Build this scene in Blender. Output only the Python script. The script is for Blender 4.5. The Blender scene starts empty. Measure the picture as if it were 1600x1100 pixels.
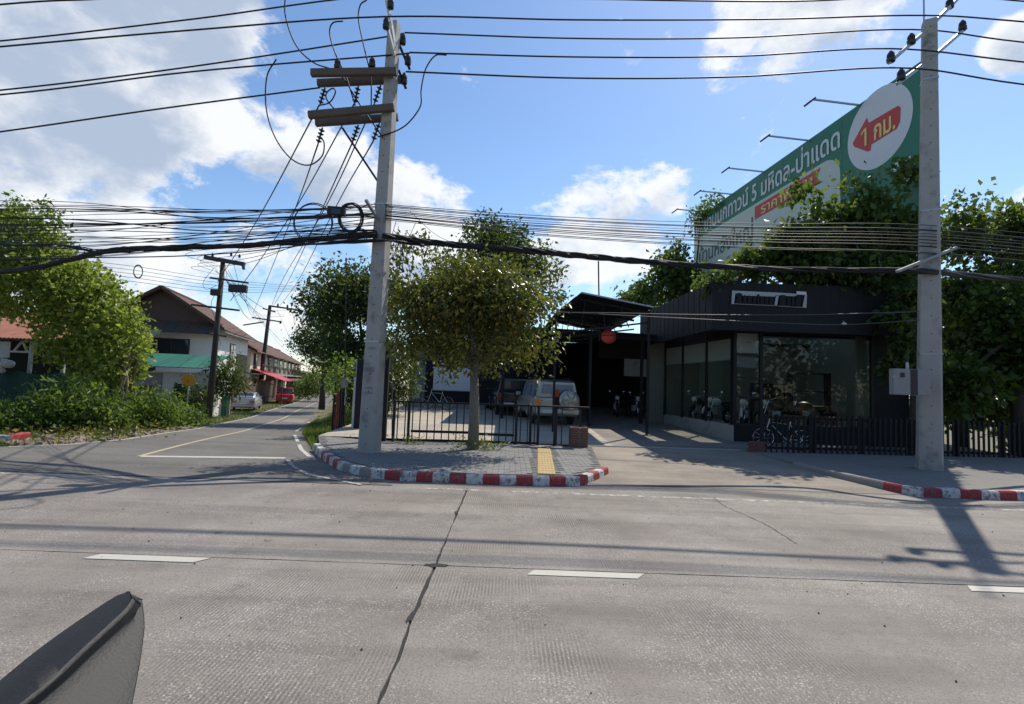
import bpy, math, random
import numpy as np
from mathutils import Vector, Matrix

# ---------------------------------------------------------------- camera, sky, sun, exposure
scn = bpy.context.scene
COL = scn.collection
F = 800.0
CAM = np.array([0.0, 0.0, 1.8])
PITCH = math.atan(53 / 800)
ROLL = math.radians(2.1)
fw = np.array([0, math.cos(PITCH), math.sin(PITCH)])
_r0 = np.array([1.0, 0, 0]); _u0 = np.array([0, -math.sin(PITCH), math.cos(PITCH)])
RT = math.cos(ROLL) * _r0 + math.sin(ROLL) * _u0
UP = -math.sin(ROLL) * _r0 + math.cos(ROLL) * _u0
cd = bpy.data.cameras.new('camera'); cam = bpy.data.objects.new('camera', cd); COL.objects.link(cam)
cd.sensor_width = 36; cd.lens = 18.0; cd.clip_end = 3000; cd.clip_start = 0.05
cam.matrix_world = Matrix(((RT[0], UP[0], -fw[0], CAM[0]), (RT[1], UP[1], -fw[1], CAM[1]),
                           (RT[2], UP[2], -fw[2], CAM[2]), (0, 0, 0, 1)))
scn.camera = cam
scn.view_settings.view_transform = 'Standard'; scn.view_settings.look = 'None'
scn.view_settings.exposure = 0.06; scn.view_settings.gamma = 1.0
scn.view_settings.use_curve_mapping = False
scn.cycles.max_bounces = 6; scn.cycles.transparent_max_bounces = 12
scn.cycles.diffuse_bounces = 3; scn.cycles.glossy_bounces = 3; scn.cycles.transmission_bounces = 4
scn.cycles.sample_clamp_indirect = 4.0
scn.cycles.use_denoising = True

SUN_EL = math.radians(53.0); SUN_AZ = math.radians(37.0)   # azimuth measured from +Y towards +X
sd = bpy.data.lights.new('sun', 'SUN'); sd.energy = 4.9; sd.angle = math.radians(0.53); sd.color = (1.0, 0.93, 0.81)
sun = bpy.data.objects.new('sun', sd); COL.objects.link(sun)
sv = Vector((math.sin(SUN_AZ) * math.cos(SUN_EL), math.cos(SUN_AZ) * math.cos(SUN_EL), math.sin(SUN_EL)))
sun.rotation_euler = sv.to_track_quat('Z', 'Y').to_euler(); sun.location = (20, 30, 40)


def Dr(px, py):
    return fw + RT * ((px - 800) / F) + UP * ((550 - py) / F)
def P(px, py, Y):            # point on the pixel's ray at world depth Y
    d = Dr(px, py); return CAM + d * (Y / d[1])
def A(px, py, z=0.0):        # point on the pixel's ray at height z
    d = Dr(px, py); return CAM + d * ((z - CAM[2]) / d[2])
def S(Y):                    # the side street falls gently away from the main road
    t = min(max((Y - 10) / 30, 0), 1); return -0.9 * t * t * (3 - 2 * t)
def G(px, py):
    z = 0.0
    for i in range(60):
        q = A(px, py, z); z = 0.5 * z + 0.5 * S(q[1])
    return A(px, py, z)

# world: physical sky with procedural cumulus
world = bpy.data.worlds.new('World'); scn.world = world; world.use_nodes = True
wn = world.node_tree; wn.nodes.clear()
def N(nt, t, **kw):
    n = nt.nodes.new(t)
    for k, v in kw.items():
        if k.startswith('i_'):
            key = k[2:]
            n.inputs[int(key) if key.isdigit() else key].default_value = v
        else: setattr(n, k, v)
    return n
def Lk(nt, a, b): nt.links.new(a, b)
def math_(nt, op, a, b=None, clamp=False):
    n = nt.nodes.new('ShaderNodeMath'); n.operation = op; n.use_clamp = clamp
    for i, x in enumerate((a, b)):
        if x is None: continue
        if isinstance(x, (int, float)): n.inputs[i].default_value = x
        else: nt.links.new(x, n.inputs[i])
    return n.outputs[0]
def vmath(nt, op, a, b=None):
    n = nt.nodes.new('ShaderNodeVectorMath'); n.operation = op
    for i, x in enumerate((a, b)):
        if x is None: continue
        if isinstance(x, (tuple, list)): n.inputs[i].default_value = x
        else: nt.links.new(x, n.inputs[i])
    return n
def mixc(nt, fac, a, b, bt='MIX'):
    n = nt.nodes.new('ShaderNodeMix'); n.data_type = 'RGBA'; n.blend_type = bt
    for s, x in ((0, fac), (6, a), (7, b)):
        if isinstance(x, (int, float)): n.inputs[s].default_value = x
        elif isinstance(x, (tuple, list)): n.inputs[s].default_value = (*x[:3], 1)
        else: nt.links.new(x, n.inputs[s])
    return n.outputs[2]
def smooth(nt, x, a, b):
    n = nt.nodes.new('ShaderNodeMapRange'); n.interpolation_type = 'SMOOTHSTEP'
    nt.links.new(x, n.inputs[0]); n.inputs[1].default_value = a; n.inputs[2].default_value = b
    return n.outputs[0]

sky = N(wn, 'ShaderNodeTexSky', sky_type='NISHITA', sun_disc=False, sun_elevation=SUN_EL, sun_rotation=SUN_AZ,
        air_density=1.0, dust_density=0.3, ozone_density=2.5)
SKY_STR = 0.14
tc = N(wn, 'ShaderNodeTexCoord')
dirv = vmath(wn, 'NORMALIZE', tc.outputs['Generated']).outputs[0]
stretch = vmath(wn, 'MULTIPLY', dirv, (1.0, 1.0, 1.5)).outputs[0]
warp = N(wn, 'ShaderNodeTexNoise', i_Scale=5.0, i_Detail=3.0)
Lk(wn, stretch, warp.inputs['Vector'])
wv = vmath(wn, 'SCALE', vmath(wn, 'SUBTRACT', warp.outputs['Color'], (0.5, 0.5, 0.5)).outputs[0]); wv.inputs['Scale'].default_value = 0.10
pos = vmath(wn, 'ADD', stretch, wv.outputs[0]).outputs[0]
n1 = N(wn, 'ShaderNodeTexNoise', i_Scale=3.9, i_Detail=12.0, i_Roughness=0.63)
Lk(wn, pos, n1.inputs['Vector'])
n2 = N(wn, 'ShaderNodeTexNoise', i_Scale=3.9, i_Detail=9.0, i_Roughness=0.60)
sh = vmath(wn, 'ADD', pos, (sv.x * 0.07, sv.y * 0.03, sv.z * 0.10)).outputs[0]
Lk(wn, sh, n2.inputs['Vector'])
# cloud masses: (pixel x, pixel y, radius px, weight)
blobs = [(120, 60, 330, .30), (60, 300, 330, .26), (330, 250, 240, .24), (300, 420, 220, .20), (-200, 120, 400, .26),
         (1230, 20, 170, .17), (1170, 130, 120, .16), (1110, 160, 80, .12), (1000, 60, 60, .10), (1010, 300, 75, .20), (930, 370, 130, .21), (870, 330, 50, .19),
         (680, 370, 110, .22), (1600, 70, 80, .24), (1610, 310, 80, .25), (710, 10, 40, .10), (1300, 10, 90, .14), (1800, 200, 260, .2)]
acc = None
for (bx, by, br, w) in blobs:
    c = Vector(Dr(bx, by)).normalized(); e = Vector(Dr(bx + br, by)).normalized()
    dt = vmath(wn, 'DOT_PRODUCT', dirv, tuple(c)).outputs['Value']
    m = math_(wn, 'MULTIPLY', smooth(wn, dt, max(-1, 1 - (1 - c.dot(e)) * 1.7), 1 - (1 - c.dot(e)) * .05), w)
    acc = m if acc is None else math_(wn, 'MAXIMUM', acc, m)
d1 = math_(wn, 'ADD', n1.outputs['Fac'], acc)
mask = smooth(wn, d1, 0.62, 0.715)
d2 = math_(wn, 'ADD', n2.outputs['Fac'], acc)
thick = smooth(wn, math_(wn, 'SUBTRACT', d2, 0.0), 0.655, 0.86)
ccol = mixc(wn, thick, (7.0, 7.05, 7.1), (3.25, 3.85, 4.85))
hs = N(wn, 'ShaderNodeHueSaturation', i_Saturation=1.08, i_Value=1.16); Lk(wn, sky.outputs[0], hs.inputs['Color']); skyc = hs.outputs[0]
# bright haze low in the sky
sep = N(wn, 'ShaderNodeSeparateXYZ'); Lk(wn, dirv, sep.inputs[0])
allc = mixc(wn, math_(wn, 'MULTIPLY', mask, 0.93), skyc, ccol)
bg = N(wn, 'ShaderNodeBackground', i_Strength=SKY_STR); Lk(wn, allc, bg.inputs['Color'])
wo = N(wn, 'ShaderNodeOutputWorld'); Lk(wn, bg.outputs[0], wo.inputs['Surface'])

# ---------------------------------------------------------------- materials
M = {}
def mat(name, col, rough=.8, var=.18, scale=4.0, bump=0.0, bscale=30.0, metal=0.0, spec=.4, col2=None, fac=(.45, .65),
        coords='Object', dirt=None, dscale=2.0, dfac=(.55, .75), coat=0.0):
    m = bpy.data.materials.new(name); m.use_nodes = True; nt = m.node_tree
    b = nt.nodes['Principled BSDF']
    b.inputs['Roughness'].default_value = rough; b.inputs['Metallic'].default_value = metal
    b.inputs['Specular IOR Level'].default_value = spec
    if coat: b.inputs['Coat Weight'].default_value = coat; b.inputs['Coat Roughness'].default_value = .05
    if coords == 'World': vec = N(nt, 'ShaderNodeNewGeometry').outputs['Position']
    else: vec = N(nt, 'ShaderNodeTexCoord').outputs['Object']
    nz = N(nt, 'ShaderNodeTexNoise', i_Scale=scale, i_Detail=6.0, i_Roughness=.6); Lk(nt, vec, nz.inputs['Vector'])
    lo = tuple(max(0, c * (1 - var)) for c in col); hi = tuple(min(1, c * (1 + var)) for c in col)
    c = mixc(nt, nz.outputs['Fac'], lo, hi)
    if col2 is not None:
        n3 = N(nt, 'ShaderNodeTexNoise', i_Scale=scale * 2.3, i_Detail=8.0, i_Roughness=.7); Lk(nt, vec, n3.inputs['Vector'])
        c = mixc(nt, smooth(nt, n3.outputs['Fac'], *fac), c, col2)
    if dirt is not None:
        n4 = N(nt, 'ShaderNodeTexNoise', i_Scale=dscale, i_Detail=9.0, i_Roughness=.68); Lk(nt, vec, n4.inputs['Vector'])
        c = mixc(nt, smooth(nt, n4.outputs['Fac'], *dfac), c, dirt)
    Lk(nt, c, b.inputs['Base Color'])
    if bump:
        nb = N(nt, 'ShaderNodeTexNoise', i_Scale=bscale, i_Detail=5.0, i_Roughness=.6); Lk(nt, vec, nb.inputs['Vector'])
        bp = N(nt, 'ShaderNodeBump', i_Strength=bump, i_Distance=.02); Lk(nt, nb.outputs['Fac'], bp.inputs['Height'])
        Lk(nt, bp.outputs[0], b.inputs['Normal'])
    M[name] = m
    return m

def leaf_mat(name, cols, trans=.35, rough=.45):
    m = bpy.data.materials.new(name); m.use_nodes = True; nt = m.node_tree
    b = nt.nodes['Principled BSDF']; out = nt.nodes['Material Output']
    at = N(nt, 'ShaderNodeAttribute', attribute_name='tint')
    rp = N(nt, 'ShaderNodeValToRGB'); rp.color_ramp.interpolation = 'LINEAR'
    els = rp.color_ramp.elements
    while len(els) < len(cols): els.new(.5)
    for i, (p_, c_) in enumerate(cols):
        els[i].position = p_; els[i].color = (*c_, 1)
    Lk(nt, at.outputs['Fac'], rp.inputs[0])
    Lk(nt, rp.outputs[0], b.inputs['Base Color'])
    b.inputs['Roughness'].default_value = rough; b.inputs['Specular IOR Level'].default_value = .35
    tr = N(nt, 'ShaderNodeBsdfTranslucent')
    tcol = mixc(nt, .6, rp.outputs[0], (.35, .5, .03), 'MIX')
    Lk(nt, mixc(nt, .45, rp.outputs[0], (.30, .42, .04)), tr.inputs['Color'])
    mx = N(nt, 'ShaderNodeMixShader', i_0=trans)
    Lk(nt, b.outputs[0], mx.inputs[1]); Lk(nt, tr.outputs[0], mx.inputs[2]); Lk(nt, mx.outputs[0], out.inputs['Surface'])
    M[name] = m; return m

# roads --------------------------------------------------------
def road_mat(name, base, alt, groove, speck=.5, tar=None):
    m = bpy.data.materials.new(name); m.use_nodes = True; nt = m.node_tree
    b = nt.nodes['Principled BSDF']; b.inputs['Roughness'].default_value = .7; b.inputs['Specular IOR Level'].default_value = .22 if groove else .06
    vec = N(nt, 'ShaderNodeNewGeometry').outputs['Position']
    big = N(nt, 'ShaderNodeTexNoise', i_Scale=.55, i_Detail=6.0, i_Roughness=.65); Lk(nt, vec, big.inputs['Vector'])
    c = mixc(nt, smooth(nt, big.outputs['Fac'], .3, .7), base, alt)
    # streaks along the traffic direction
    st = vmath(nt, 'MULTIPLY', vec, (.10, 2.2, 1)).outputs[0]
    sn = N(nt, 'ShaderNodeTexNoise', i_Scale=1.0, i_Detail=5.0, i_Roughness=.6); Lk(nt, st, sn.inputs['Vector'])
    c = mixc(nt, math_(nt, 'MULTIPLY', smooth(nt, sn.outputs['Fac'], .42, .68), .42), c, tuple(x * .55 for x in base))
    stain = N(nt, 'ShaderNodeTexNoise', i_Scale=1.9, i_Detail=9.0, i_Roughness=.75); Lk(nt, vec, stain.inputs['Vector'])
    c = mixc(nt, math_(nt, 'MULTIPLY', smooth(nt, stain.outputs['Fac'], .55, .70), .42), c, tuple(x * .45 for x in base))
    if groove:
        sy = N(nt, 'ShaderNodeSeparateXYZ'); Lk(nt, vec, sy.inputs[0])
        wob = N(nt, 'ShaderNodeTexNoise', i_Scale=.25, i_Detail=3.0); Lk(nt, vec, wob.inputs['Vector'])
        yy = math_(nt, 'ADD', sy.outputs['Y'], math_(nt, 'MULTIPLY', wob.outputs['Fac'], .5))
        for yb in (6.75, 8.35, 2.6, 4.1):
            dd_ = math_(nt, 'ABSOLUTE', math_(nt, 'SUBTRACT', yy, yb + .25))
            band = smooth(nt, dd_, .62, .05)
            c = mixc(nt, math_(nt, 'MULTIPLY', math_(nt, 'MULTIPLY', band, smooth(nt, stain.outputs['Fac'], .32, .6)), .30), c, tuple(x * .55 for x in base))
        oil = N(nt, 'ShaderNodeTexVoronoi', i_Scale=1.3); Lk(nt, vec, oil.inputs['Vector'])
        c = mixc(nt, math_(nt, 'MULTIPLY', smooth(nt, math_(nt, 'ADD', oil.outputs['Distance'], math_(nt, 'MULTIPLY', stain.outputs['Fac'], .25)), .22, .14), .5), c, (.07, .062, .056))
    ag = N(nt, 'ShaderNodeTexVoronoi', i_Scale=110.0); Lk(nt, vec, ag.inputs['Vector'])
    sp = N(nt, 'ShaderNodeSeparateColor'); Lk(nt, ag.outputs['Color'], sp.inputs[0])
    pm = N(nt, 'ShaderNodeTexNoise', i_Scale=.9, i_Detail=4.0, i_Roughness=.6); Lk(nt, vec, pm.inputs['Vector'])
    pw = smooth(nt, pm.outputs['Fac'], .36, .62)
    near = math_(nt, 'MULTIPLY', math_(nt, 'MULTIPLY', smooth(nt, sp.outputs[0], .80, .97), speck * 1.2), pw)
    c = mixc(nt, near, c, (.62, .60, .56))
    dk = math_(nt, 'MULTIPLY', smooth(nt, sp.outputs[1], .78, .98), speck * 1.1)
    c = mixc(nt, dk, c, (.055, .05, .048))
    fine = N(nt, 'ShaderNodeTexNoise', i_Scale=60.0, i_Detail=4.0, i_Roughness=.7); Lk(nt, vec, fine.inputs['Vector'])
    c = mixc(nt, .5, c, mixc(nt, fine.outputs['Fac'], (.15, .15, .15), (.95, .95, .95)), 'OVERLAY')
    h = fine.outputs['Fac']
    if groove:
        wv_ = N(nt, 'ShaderNodeTexWave', i_Scale=10.5, i_Distortion=.8, wave_type='BANDS', bands_direction='X')
        wv_.inputs['Detail Scale'].default_value = .4; wv_.inputs['Detail'].default_value = 2
        Lk(nt, vec, wv_.inputs['Vector'])
        gm = N(nt, 'ShaderNodeTexNoise', i_Scale=.8, i_Detail=3.0); Lk(nt, vec, gm.inputs['Vector'])
        gw = math_(nt, 'MULTIPLY', smooth(nt, gm.outputs['Fac'], .46, .64), 1.0)
        c = mixc(nt, math_(nt, 'MULTIPLY', math_(nt, 'MULTIPLY', smooth(nt, wv_.outputs['Fac'], .62, .97), gw), .34), c, tuple(x * .4 for x in base))
        h = math_(nt, 'SUBTRACT', h, math_(nt, 'MULTIPLY', math_(nt, 'MULTIPLY', wv_.outputs['Fac'], gw), .7))
    bp = N(nt, 'ShaderNodeBump', i_Strength=.55, i_Distance=.012); Lk(nt, h, bp.inputs['Height'])
    Lk(nt, bp.outputs[0], b.inputs['Normal']); Lk(nt, c, b.inputs['Base Color'])
    M[name] = m
road_mat('concrete_road', (.198, .174, .152), (.275, .247, .219), True, .36)
road_mat('concrete_far', (.195, .172, .150), (.255, .228, .20), True, .45)
road_mat('asphalt', (.140, .131, .120), (.175, .165, .152), False, .25)
road_mat('drive_concrete', (.31, .268, .218), (.20, .176, .148), False, .25)
road_mat('yard_concrete', (.46, .41, .34), (.36, .32, .265), False, .18)
mat('tar', (.022, .021, .021), .75, .3, 8, .4, 40, coords='World')
mat('earth', (.16, .125, .085), .95, .3, .8, .6, 6, col2=(.10, .13, .04), coords='World')
mat('paint_white', (.46, .44, .385), .7, .1, 5, .2, 60, col2=(.32, .30, .28), fac=(.60, .74), coords='World')
mat('paint_worn', (.46, .44, .39), .75, .1, 3, .2, 60, col2=(.20, .178, .155), fac=(.40, .56), coords='World')
mat('paint_yellow', (.44, .36, .245), .7, .1, 5, 0, col2=(.30, .26, .21), fac=(.55, .72), coords='World')
mat('block_grey', (.205, .200, .192), .85, .22, 3, .3, 40, dirt=(.16, .155, .15), coords='World')
mat('grout', (.13, .125, .115), .95, .2, 6, 0, coords='World')
mat('walk_concrete', (.18, .17, .155), .9, .2, 1.5, .3, 30, dirt=(.13, .125, .115), coords='World')
mat('tactile', (.42, .31, .14), .7, .14, 5, .2, 50, dirt=(.40, .30, .16), dscale=5, coords='World')
mat('kerb_red', (.32, .034, .042), .65, .2, 5, .4, 40, col2=(.20, .15, .14), fac=(.54, .66), dirt=(.10, .085, .075), dscale=3.5, dfac=(.52, .74), coords='World')
mat('kerb_white', (.56, .55, .53), .7, .12, 5, .3, 40, col2=(.15, .145, .135), fac=(.46, .62), dirt=(.10, .09, .08), dscale=3.5, dfac=(.52, .74), coords='World')
mat('kerb_bare', (.24, .225, .21), .9, .2, 5, .4, 40, coords='World')
mat('pole_concrete', (.36, .34, .315), .85, .16, 2, .3, 50, dirt=(.19, .175, .16), dscale=2.2, dfac=(.50, .72), coords='World')
mat('arm_concrete', (.115, .088, .07), .9, .25, 4, .4, 30, coords='World')
mat('galv', (.42, .43, .44), .45, .12, 8, 0, metal=.6)
mat('insulator', (.022, .02, .022), .35, .2, 8)
mat('wire', (.012, .012, .013), .6, .2, 3)
mat('wire_grey', (.10, .10, .105), .55, .2, 3)
mat('black_paint', (.011, .0115, .014), .7, .3, 3, .2, 30, dirt=(.03, .028, .026), dfac=(.6, .8))
mat('black_steel', (.010, .010, .011), .55, .3, 6, .2, 40)
mat('black_wood', (.014, .013, .013), .8, .35, 4, .4, 25)
mat('plaster_white', (.68, .67, .64), .85, .08, 2, .15, 20, dirt=(.38, .36, .33), dfac=(.60, .85))
mat('plaster_cream', (.62, .57, .47), .85, .1, 2, .15, 20, dirt=(.30, .27, .23), dfac=(.55, .8))
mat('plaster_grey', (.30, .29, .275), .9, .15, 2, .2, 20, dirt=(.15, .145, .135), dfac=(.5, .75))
mat('pale_green', (.20, .23, .195), .85, .08, 2, .1, 20)
mat('roof_brown', (.115, .062, .048), .85, .25, 3, .4, 12, dirt=(.06, .045, .04))
mat('roof_rust', (.30, .125, .085), .75, .3, 2.5, .3, 20, dirt=(.12, .06, .045), dscale=3)
mat('roof_green', (.02, .13, .085), .6, .15, 3, .2, 20)
mat('roof_darkgreen', (.02, .06, .045), .7, .2, 3, .2, 20)
mat('roof_red', (.42, .045, .06), .6, .15, 3, .2, 20)
mat('dark_wood', (.075, .045, .03), .85, .3, 4, .4, 25)
mat('gable_wood', (.080, .048, .038), .85, .3, 4, .4, 25)
mat('brown_board', (.12, .07, .045), .85, .3, 3, .4, 25, dirt=(.05, .035, .025))
mat('old_pole', (.055, .05, .045), .9, .3, 4, .5, 25)
mat('net_green', (.02, .24, .17), .8, .25, 6, .6, 25)
mat('tarp_green', (.010, .055, .045), .8, .25, 3, .4, 12)
mat('sign_yellow', (.62, .30, .02), .6, .2, 4, .1, 20, dirt=(.35, .15, .02))
mat('interior', (.19, .19, .15), .9, .2, 1.5)
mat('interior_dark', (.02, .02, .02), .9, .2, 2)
mat('white_board', (.72, .72, .74), .6, .04, 2)
mat('grey_panel', (.20, .21, .22), .7, .15, 2)
mat('brick_red', (.17, .075, .055), .9, .25, 5, .4, 30)
mat('mortar', (.22, .19, .165), .95, .2, 8)
mat('tyre', (.018, .018, .018), .85, .2, 8)
mat('chrome', (.70, .70, .72), .18, .05, 4, metal=1.0)
mat('rubber', (.03, .03, .03), .8, .2, 8)
mat('car_silver', (.36, .37, .40), .3, .04, 2, metal=.5, coat=.6)
mat('car_red', (.42, .015, .025), .35, .05, 2, coat=.6)
mat('car_gold', (.42, .41, .37), .32, .05, 2, metal=.5, coat=.6)
mat('car_dark', (.02, .02, .023), .3, .1, 2, coat=.7)
mat('car_glass', (.03, .038, .045), .06, .1, 2, spec=.8)
mat('suv_glass', (.16, .22, .30), .08, .1, 2, spec=.8)
mat('tail_red', (.45, .03, .02), .25, .1, 5, coat=.5)
mat('tail_amber', (.75, .25, .06), .25, .1, 5, coat=.5)
mat('plate_white', (.62, .62, .60), .5, .05, 5)
mat('bulb', (.78, .76, .70), .2, .05, 5, spec=.6)
mat('lantern_red', (.55, .07, .05), .6, .1, 5)
mat('bb_green', (.015, .17, .105), .55, .10, .6, dirt=(.03, .12, .085), dscale=1.2)
mat('bb_white', (.62, .64, .66), .55, .05, .6)
mat('bb_pale', (.50, .57, .50), .55, .05, .6)
mat('bb_red', (.50, .05, .05), .55, .05, .6)
mat('bb_yellow', (.72, .62, .22), .55, .05, .6)
mat('bb_dark', (.09, .13, .12), .6, .05, .6)
mat('meter_box', (.27, .27, .265), .6, .1, 4, dirt=(.22, .20, .19), dscale=5)
mat('meter_dark', (.05, .035, .04), .6, .2, 4)
mat('box_blue', (.03, .055, .10), .5, .2, 4)
mat('scooter_plastic', (.016, .017, .019), .50, .45, 330, .10, 260, spec=.20)
mat('bark', (.19, .165, .13), .95, .3, 6, .8, 22, dirt=(.09, .075, .06), dscale=6, coords='World')
mat('bark_dark', (.06, .05, .04), .95, .3, 5, .7, 18, coords='World')
mat('stem_dry', (.26, .20, .13), .95, .3, 6, .5, 20)
mat('rusty', (.10, .045, .03), .9, .4, 6, .5, 30, col2=(.40, .05, .035), fac=(.5, .6))
mat('stone', (.24, .19, .145), .95, .4, 3, .5, 20, coords='World')
mat('litter_leaf', (.17, .10, .05), .95, .5, 2, coords='World')
mat('white_old', (.46, .47, .47), .8, .15, 3, .2, 25, dirt=(.20, .20, .20))
mat('bike_pale', (.62, .63, .62), .4, .1, 4, metal=.3)
mat('bike_dark', (.03, .03, .033), .4, .2, 4)
leaf_mat('leaf_front', [(0, (.030, .030, .014)), (.30, (.060, .066, .020)), (.58, (.13, .13, .035)), (.80, (.34, .25, .03)), (1, (.24, .11, .04))], .32, .30)
leaf_mat('leaf_dark', [(0, (.012, .026, .010)), (.6, (.030, .055, .016)), (1, (.060, .085, .022))], .30)
leaf_mat('leaf_mid', [(0, (.018, .040, .012)), (.6, (.045, .085, .018)), (1, (.10, .135, .03))], .38)
leaf_mat('leaf_vine', [(0, (.08, .12, .022)), (.5, (.24, .30, .055)), (.9, (.40, .44, .10)), (1, (.55, .42, .09))], .55)
leaf_mat('leaf_shrub', [(0, (.035, .07, .015)), (.6, (.10, .17, .035)), (1, (.20, .27, .07))], .45)
leaf_mat('leaf_big', [(0, (.018, .036, .012)), (.6, (.045, .080, .020)), (.95, (.13, .15, .035)), (1, (.20, .17, .035))], .45)
leaf_mat('leaf_lime', [(0, (.05, .10, .015)), (.6, (.12, .20, .03)), (1, (.22, .28, .05))], .45)
leaf_mat('grass', [(0, (.03, .06, .012)), (.6, (.07, .12, .025)), (1, (.16, .17, .05))], .35)

def glass_mat(name, tint=(.90, .915, .88), thr=.045):
    m = bpy.data.materials.new(name); m.use_nodes = True; nt = m.node_tree
    out = nt.nodes['Material Output']; nt.nodes.remove(nt.nodes['Principled BSDF'])
    t = N(nt, 'ShaderNodeBsdfTransparent'); t.inputs[0].default_value = (*tint, 1)
    g = N(nt, 'ShaderNodeBsdfGlossy', i_Roughness=.02)
    lw = N(nt, 'ShaderNodeLayerWeight', i_Blend=.5)
    mx = N(nt, 'ShaderNodeMixShader'); Lk(nt, math_(nt, 'ADD', math_(nt, 'MULTIPLY', math_(nt, 'POWER', lw.outputs['Facing'], 4.0), .5), thr * .5), mx.inputs[0])
    Lk(nt, t.outputs[0], mx.inputs[1]); Lk(nt, g.outputs[0], mx.inputs[2]); Lk(nt, mx.outputs[0], out.inputs['Surface'])
    M[name] = m
glass_mat('shop_glass')

# ---------------------------------------------------------------- mesh helpers
V = lambda *a: np.array(a, float)
def unit(v): v = np.asarray(v, float); return v / (np.linalg.norm(v) + 1e-12)
class MB:
    def __init__(s): s.v = []; s.f = []; s.sm = False
    def quad(s, *pts):
        n = len(s.v); s.v += [tuple(map(float, p)) for p in pts]; s.f.append(tuple(range(n, n + len(pts)))); return s
    def box(s, c, size, rz=0.0):
        cx, cy, cz = c; a, b, h = size[0] / 2, size[1] / 2, size[2] / 2
        co, si = math.cos(rz), math.sin(rz); n = len(s.v)
        for dz in (-h, h):
            for dx, dy in ((-a, -b), (a, -b), (a, b), (-a, b)):
                s.v.append((cx + dx * co - dy * si, cy + dx * si + dy * co, cz + dz))
        s.f += [tuple(n + i for i in q) for q in ((3, 2, 1, 0), (4, 5, 6, 7), (0, 1, 5, 4), (1, 2, 6, 5), (2, 3, 7, 6), (3, 0, 4, 7))]
        return s
    def bx(s, x0, x1, y0, y1, z0, z1):
        return s.box(((x0 + x1) / 2, (y0 + y1) / 2, (z0 + z1) / 2), (abs(x1 - x0), abs(y1 - y0), abs(z1 - z0)))
    def beam(s, p0, p1, w, h, w1=None, h1=None, up=(0, 0, 1), roll=0.0):
        p0, p1 = V(*p0), V(*p1); d = unit(p1 - p0); a = np.cross(d, up)
        if np.linalg.norm(a) < 1e-4: a = np.cross(d, (0, 1, 0))
        a = unit(a); b = np.cross(a, d)
        if roll: a, b = a * math.cos(roll) + b * math.sin(roll), -a * math.sin(roll) + b * math.cos(roll)
        n = len(s.v)
        for p, ww, hh in ((p0, w, h), (p1, w1 or w, h1 or h)):
            for x, y in ((-1, -1), (1, -1), (1, 1), (-1, 1)): s.v.append(tuple(p + a * x * ww / 2 + b * y * hh / 2))
        s.f += [tuple(n + i for i in q) for q in ((3, 2, 1, 0), (4, 5, 6, 7), (0, 1, 5, 4), (1, 2, 6, 5), (2, 3, 7, 6), (3, 0, 4, 7))]
        return s
    def tube(s, pts, r, k=6, caps=True):
        pts = [V(*p) for p in pts]; m = len(pts)
        rs = [r] * m if not hasattr(r, '__len__') else list(r)
        n = len(s.v); ref = None
        for i, p in enumerate(pts):
            d = unit(pts[min(i + 1, m - 1)] - pts[max(i - 1, 0)])
            if ref is None:
                ref = np.cross(d, (0, 0, 1))
                if np.linalg.norm(ref) < .05: ref = np.cross(d, (1, 0, 0))
            ref = unit(ref - d * (ref @ d)); b = np.cross(d, ref)
            for j in range(k):
                t = 2 * math.pi * j / k
                s.v.append(tuple(p + (ref * math.cos(t) + b * math.sin(t)) * rs[i]))
        for i in range(m - 1):
            for j in range(k):
                s.f.append((n + i * k + j, n + i * k + (j + 1) % k, n + (i + 1) * k + (j + 1) % k, n + (i + 1) * k + j))
        if caps:
            s.f.append(tuple(n + j for j in range(k))[::-1]); s.f.append(tuple(n + (m - 1) * k + j for j in range(k)))
        return s
    def cyl(s, p0, p1, r0, r1=None, k=12): return s.tube([p0, p1], [r0, r0 if r1 is None else r1], k)
    def lathe(s, c, axis, prof, k=12):   # prof: (distance along axis, radius)
        ax = unit(axis); return s.tube([V(*c) + ax * h for h, _ in prof], [max(r, .0005) for _, r in prof], k)
    def ball(s, c, r, k=10, m=6, sc=(1, 1, 1)):
        n = len(s.v); c = V(*c)
        for i in range(m + 1):
            t = math.pi * i / m
            for j in range(k):
                q = 2 * math.pi * j / k
                s.v.append(tuple(c + V(math.sin(t) * math.cos(q) * sc[0], math.sin(t) * math.sin(q) * sc[1], math.cos(t) * sc[2]) * r))
        for i in range(m):
            for j in range(k):
                s.f.append((n + i * k + j, n + (i + 1) * k + j, n + (i + 1) * k + (j + 1) % k, n + i * k + (j + 1) % k))
        return s
    def prism(s, poly, ext):
        n = len(s.v); m = len(poly); e = V(*ext)
        s.v += [tuple(map(float, p)) for p in poly]; s.v += [tuple(V(*p) + e) for p in poly]
        s.f.append(tuple(range(n + m - 1, n - 1, -1))); s.f.append(tuple(range(n + m, n + 2 * m)))
        for i in range(m): s.f.append((n + i, n + (i + 1) % m, n + m + (i + 1) % m, n + m + i))
        return s
    def torus(s, c, axis, R, r, k=20, m=8):
        ax = unit(axis); a = np.cross(ax, (0, 0, 1))
        if np.linalg.norm(a) < .1: a = np.cross(ax, (1, 0, 0))
        a = unit(a); b = np.cross(ax, a); n = len(s.v); c = V(*c)
        for i in range(k):
            t = 2 * math.pi * i / k; d = a * math.cos(t) + b * math.sin(t)
            for j in range(m):
                q = 2 * math.pi * j / m; s.v.append(tuple(c + d * (R + r * math.cos(q)) + ax * r * math.sin(q)))
        for i in range(k):
            for j in range(m):
                s.f.append((n + i * m + j, n + ((i + 1) % k) * m + j, n + ((i + 1) % k) * m + (j + 1) % m, n + i * m + (j + 1) % m))
        return s
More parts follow.
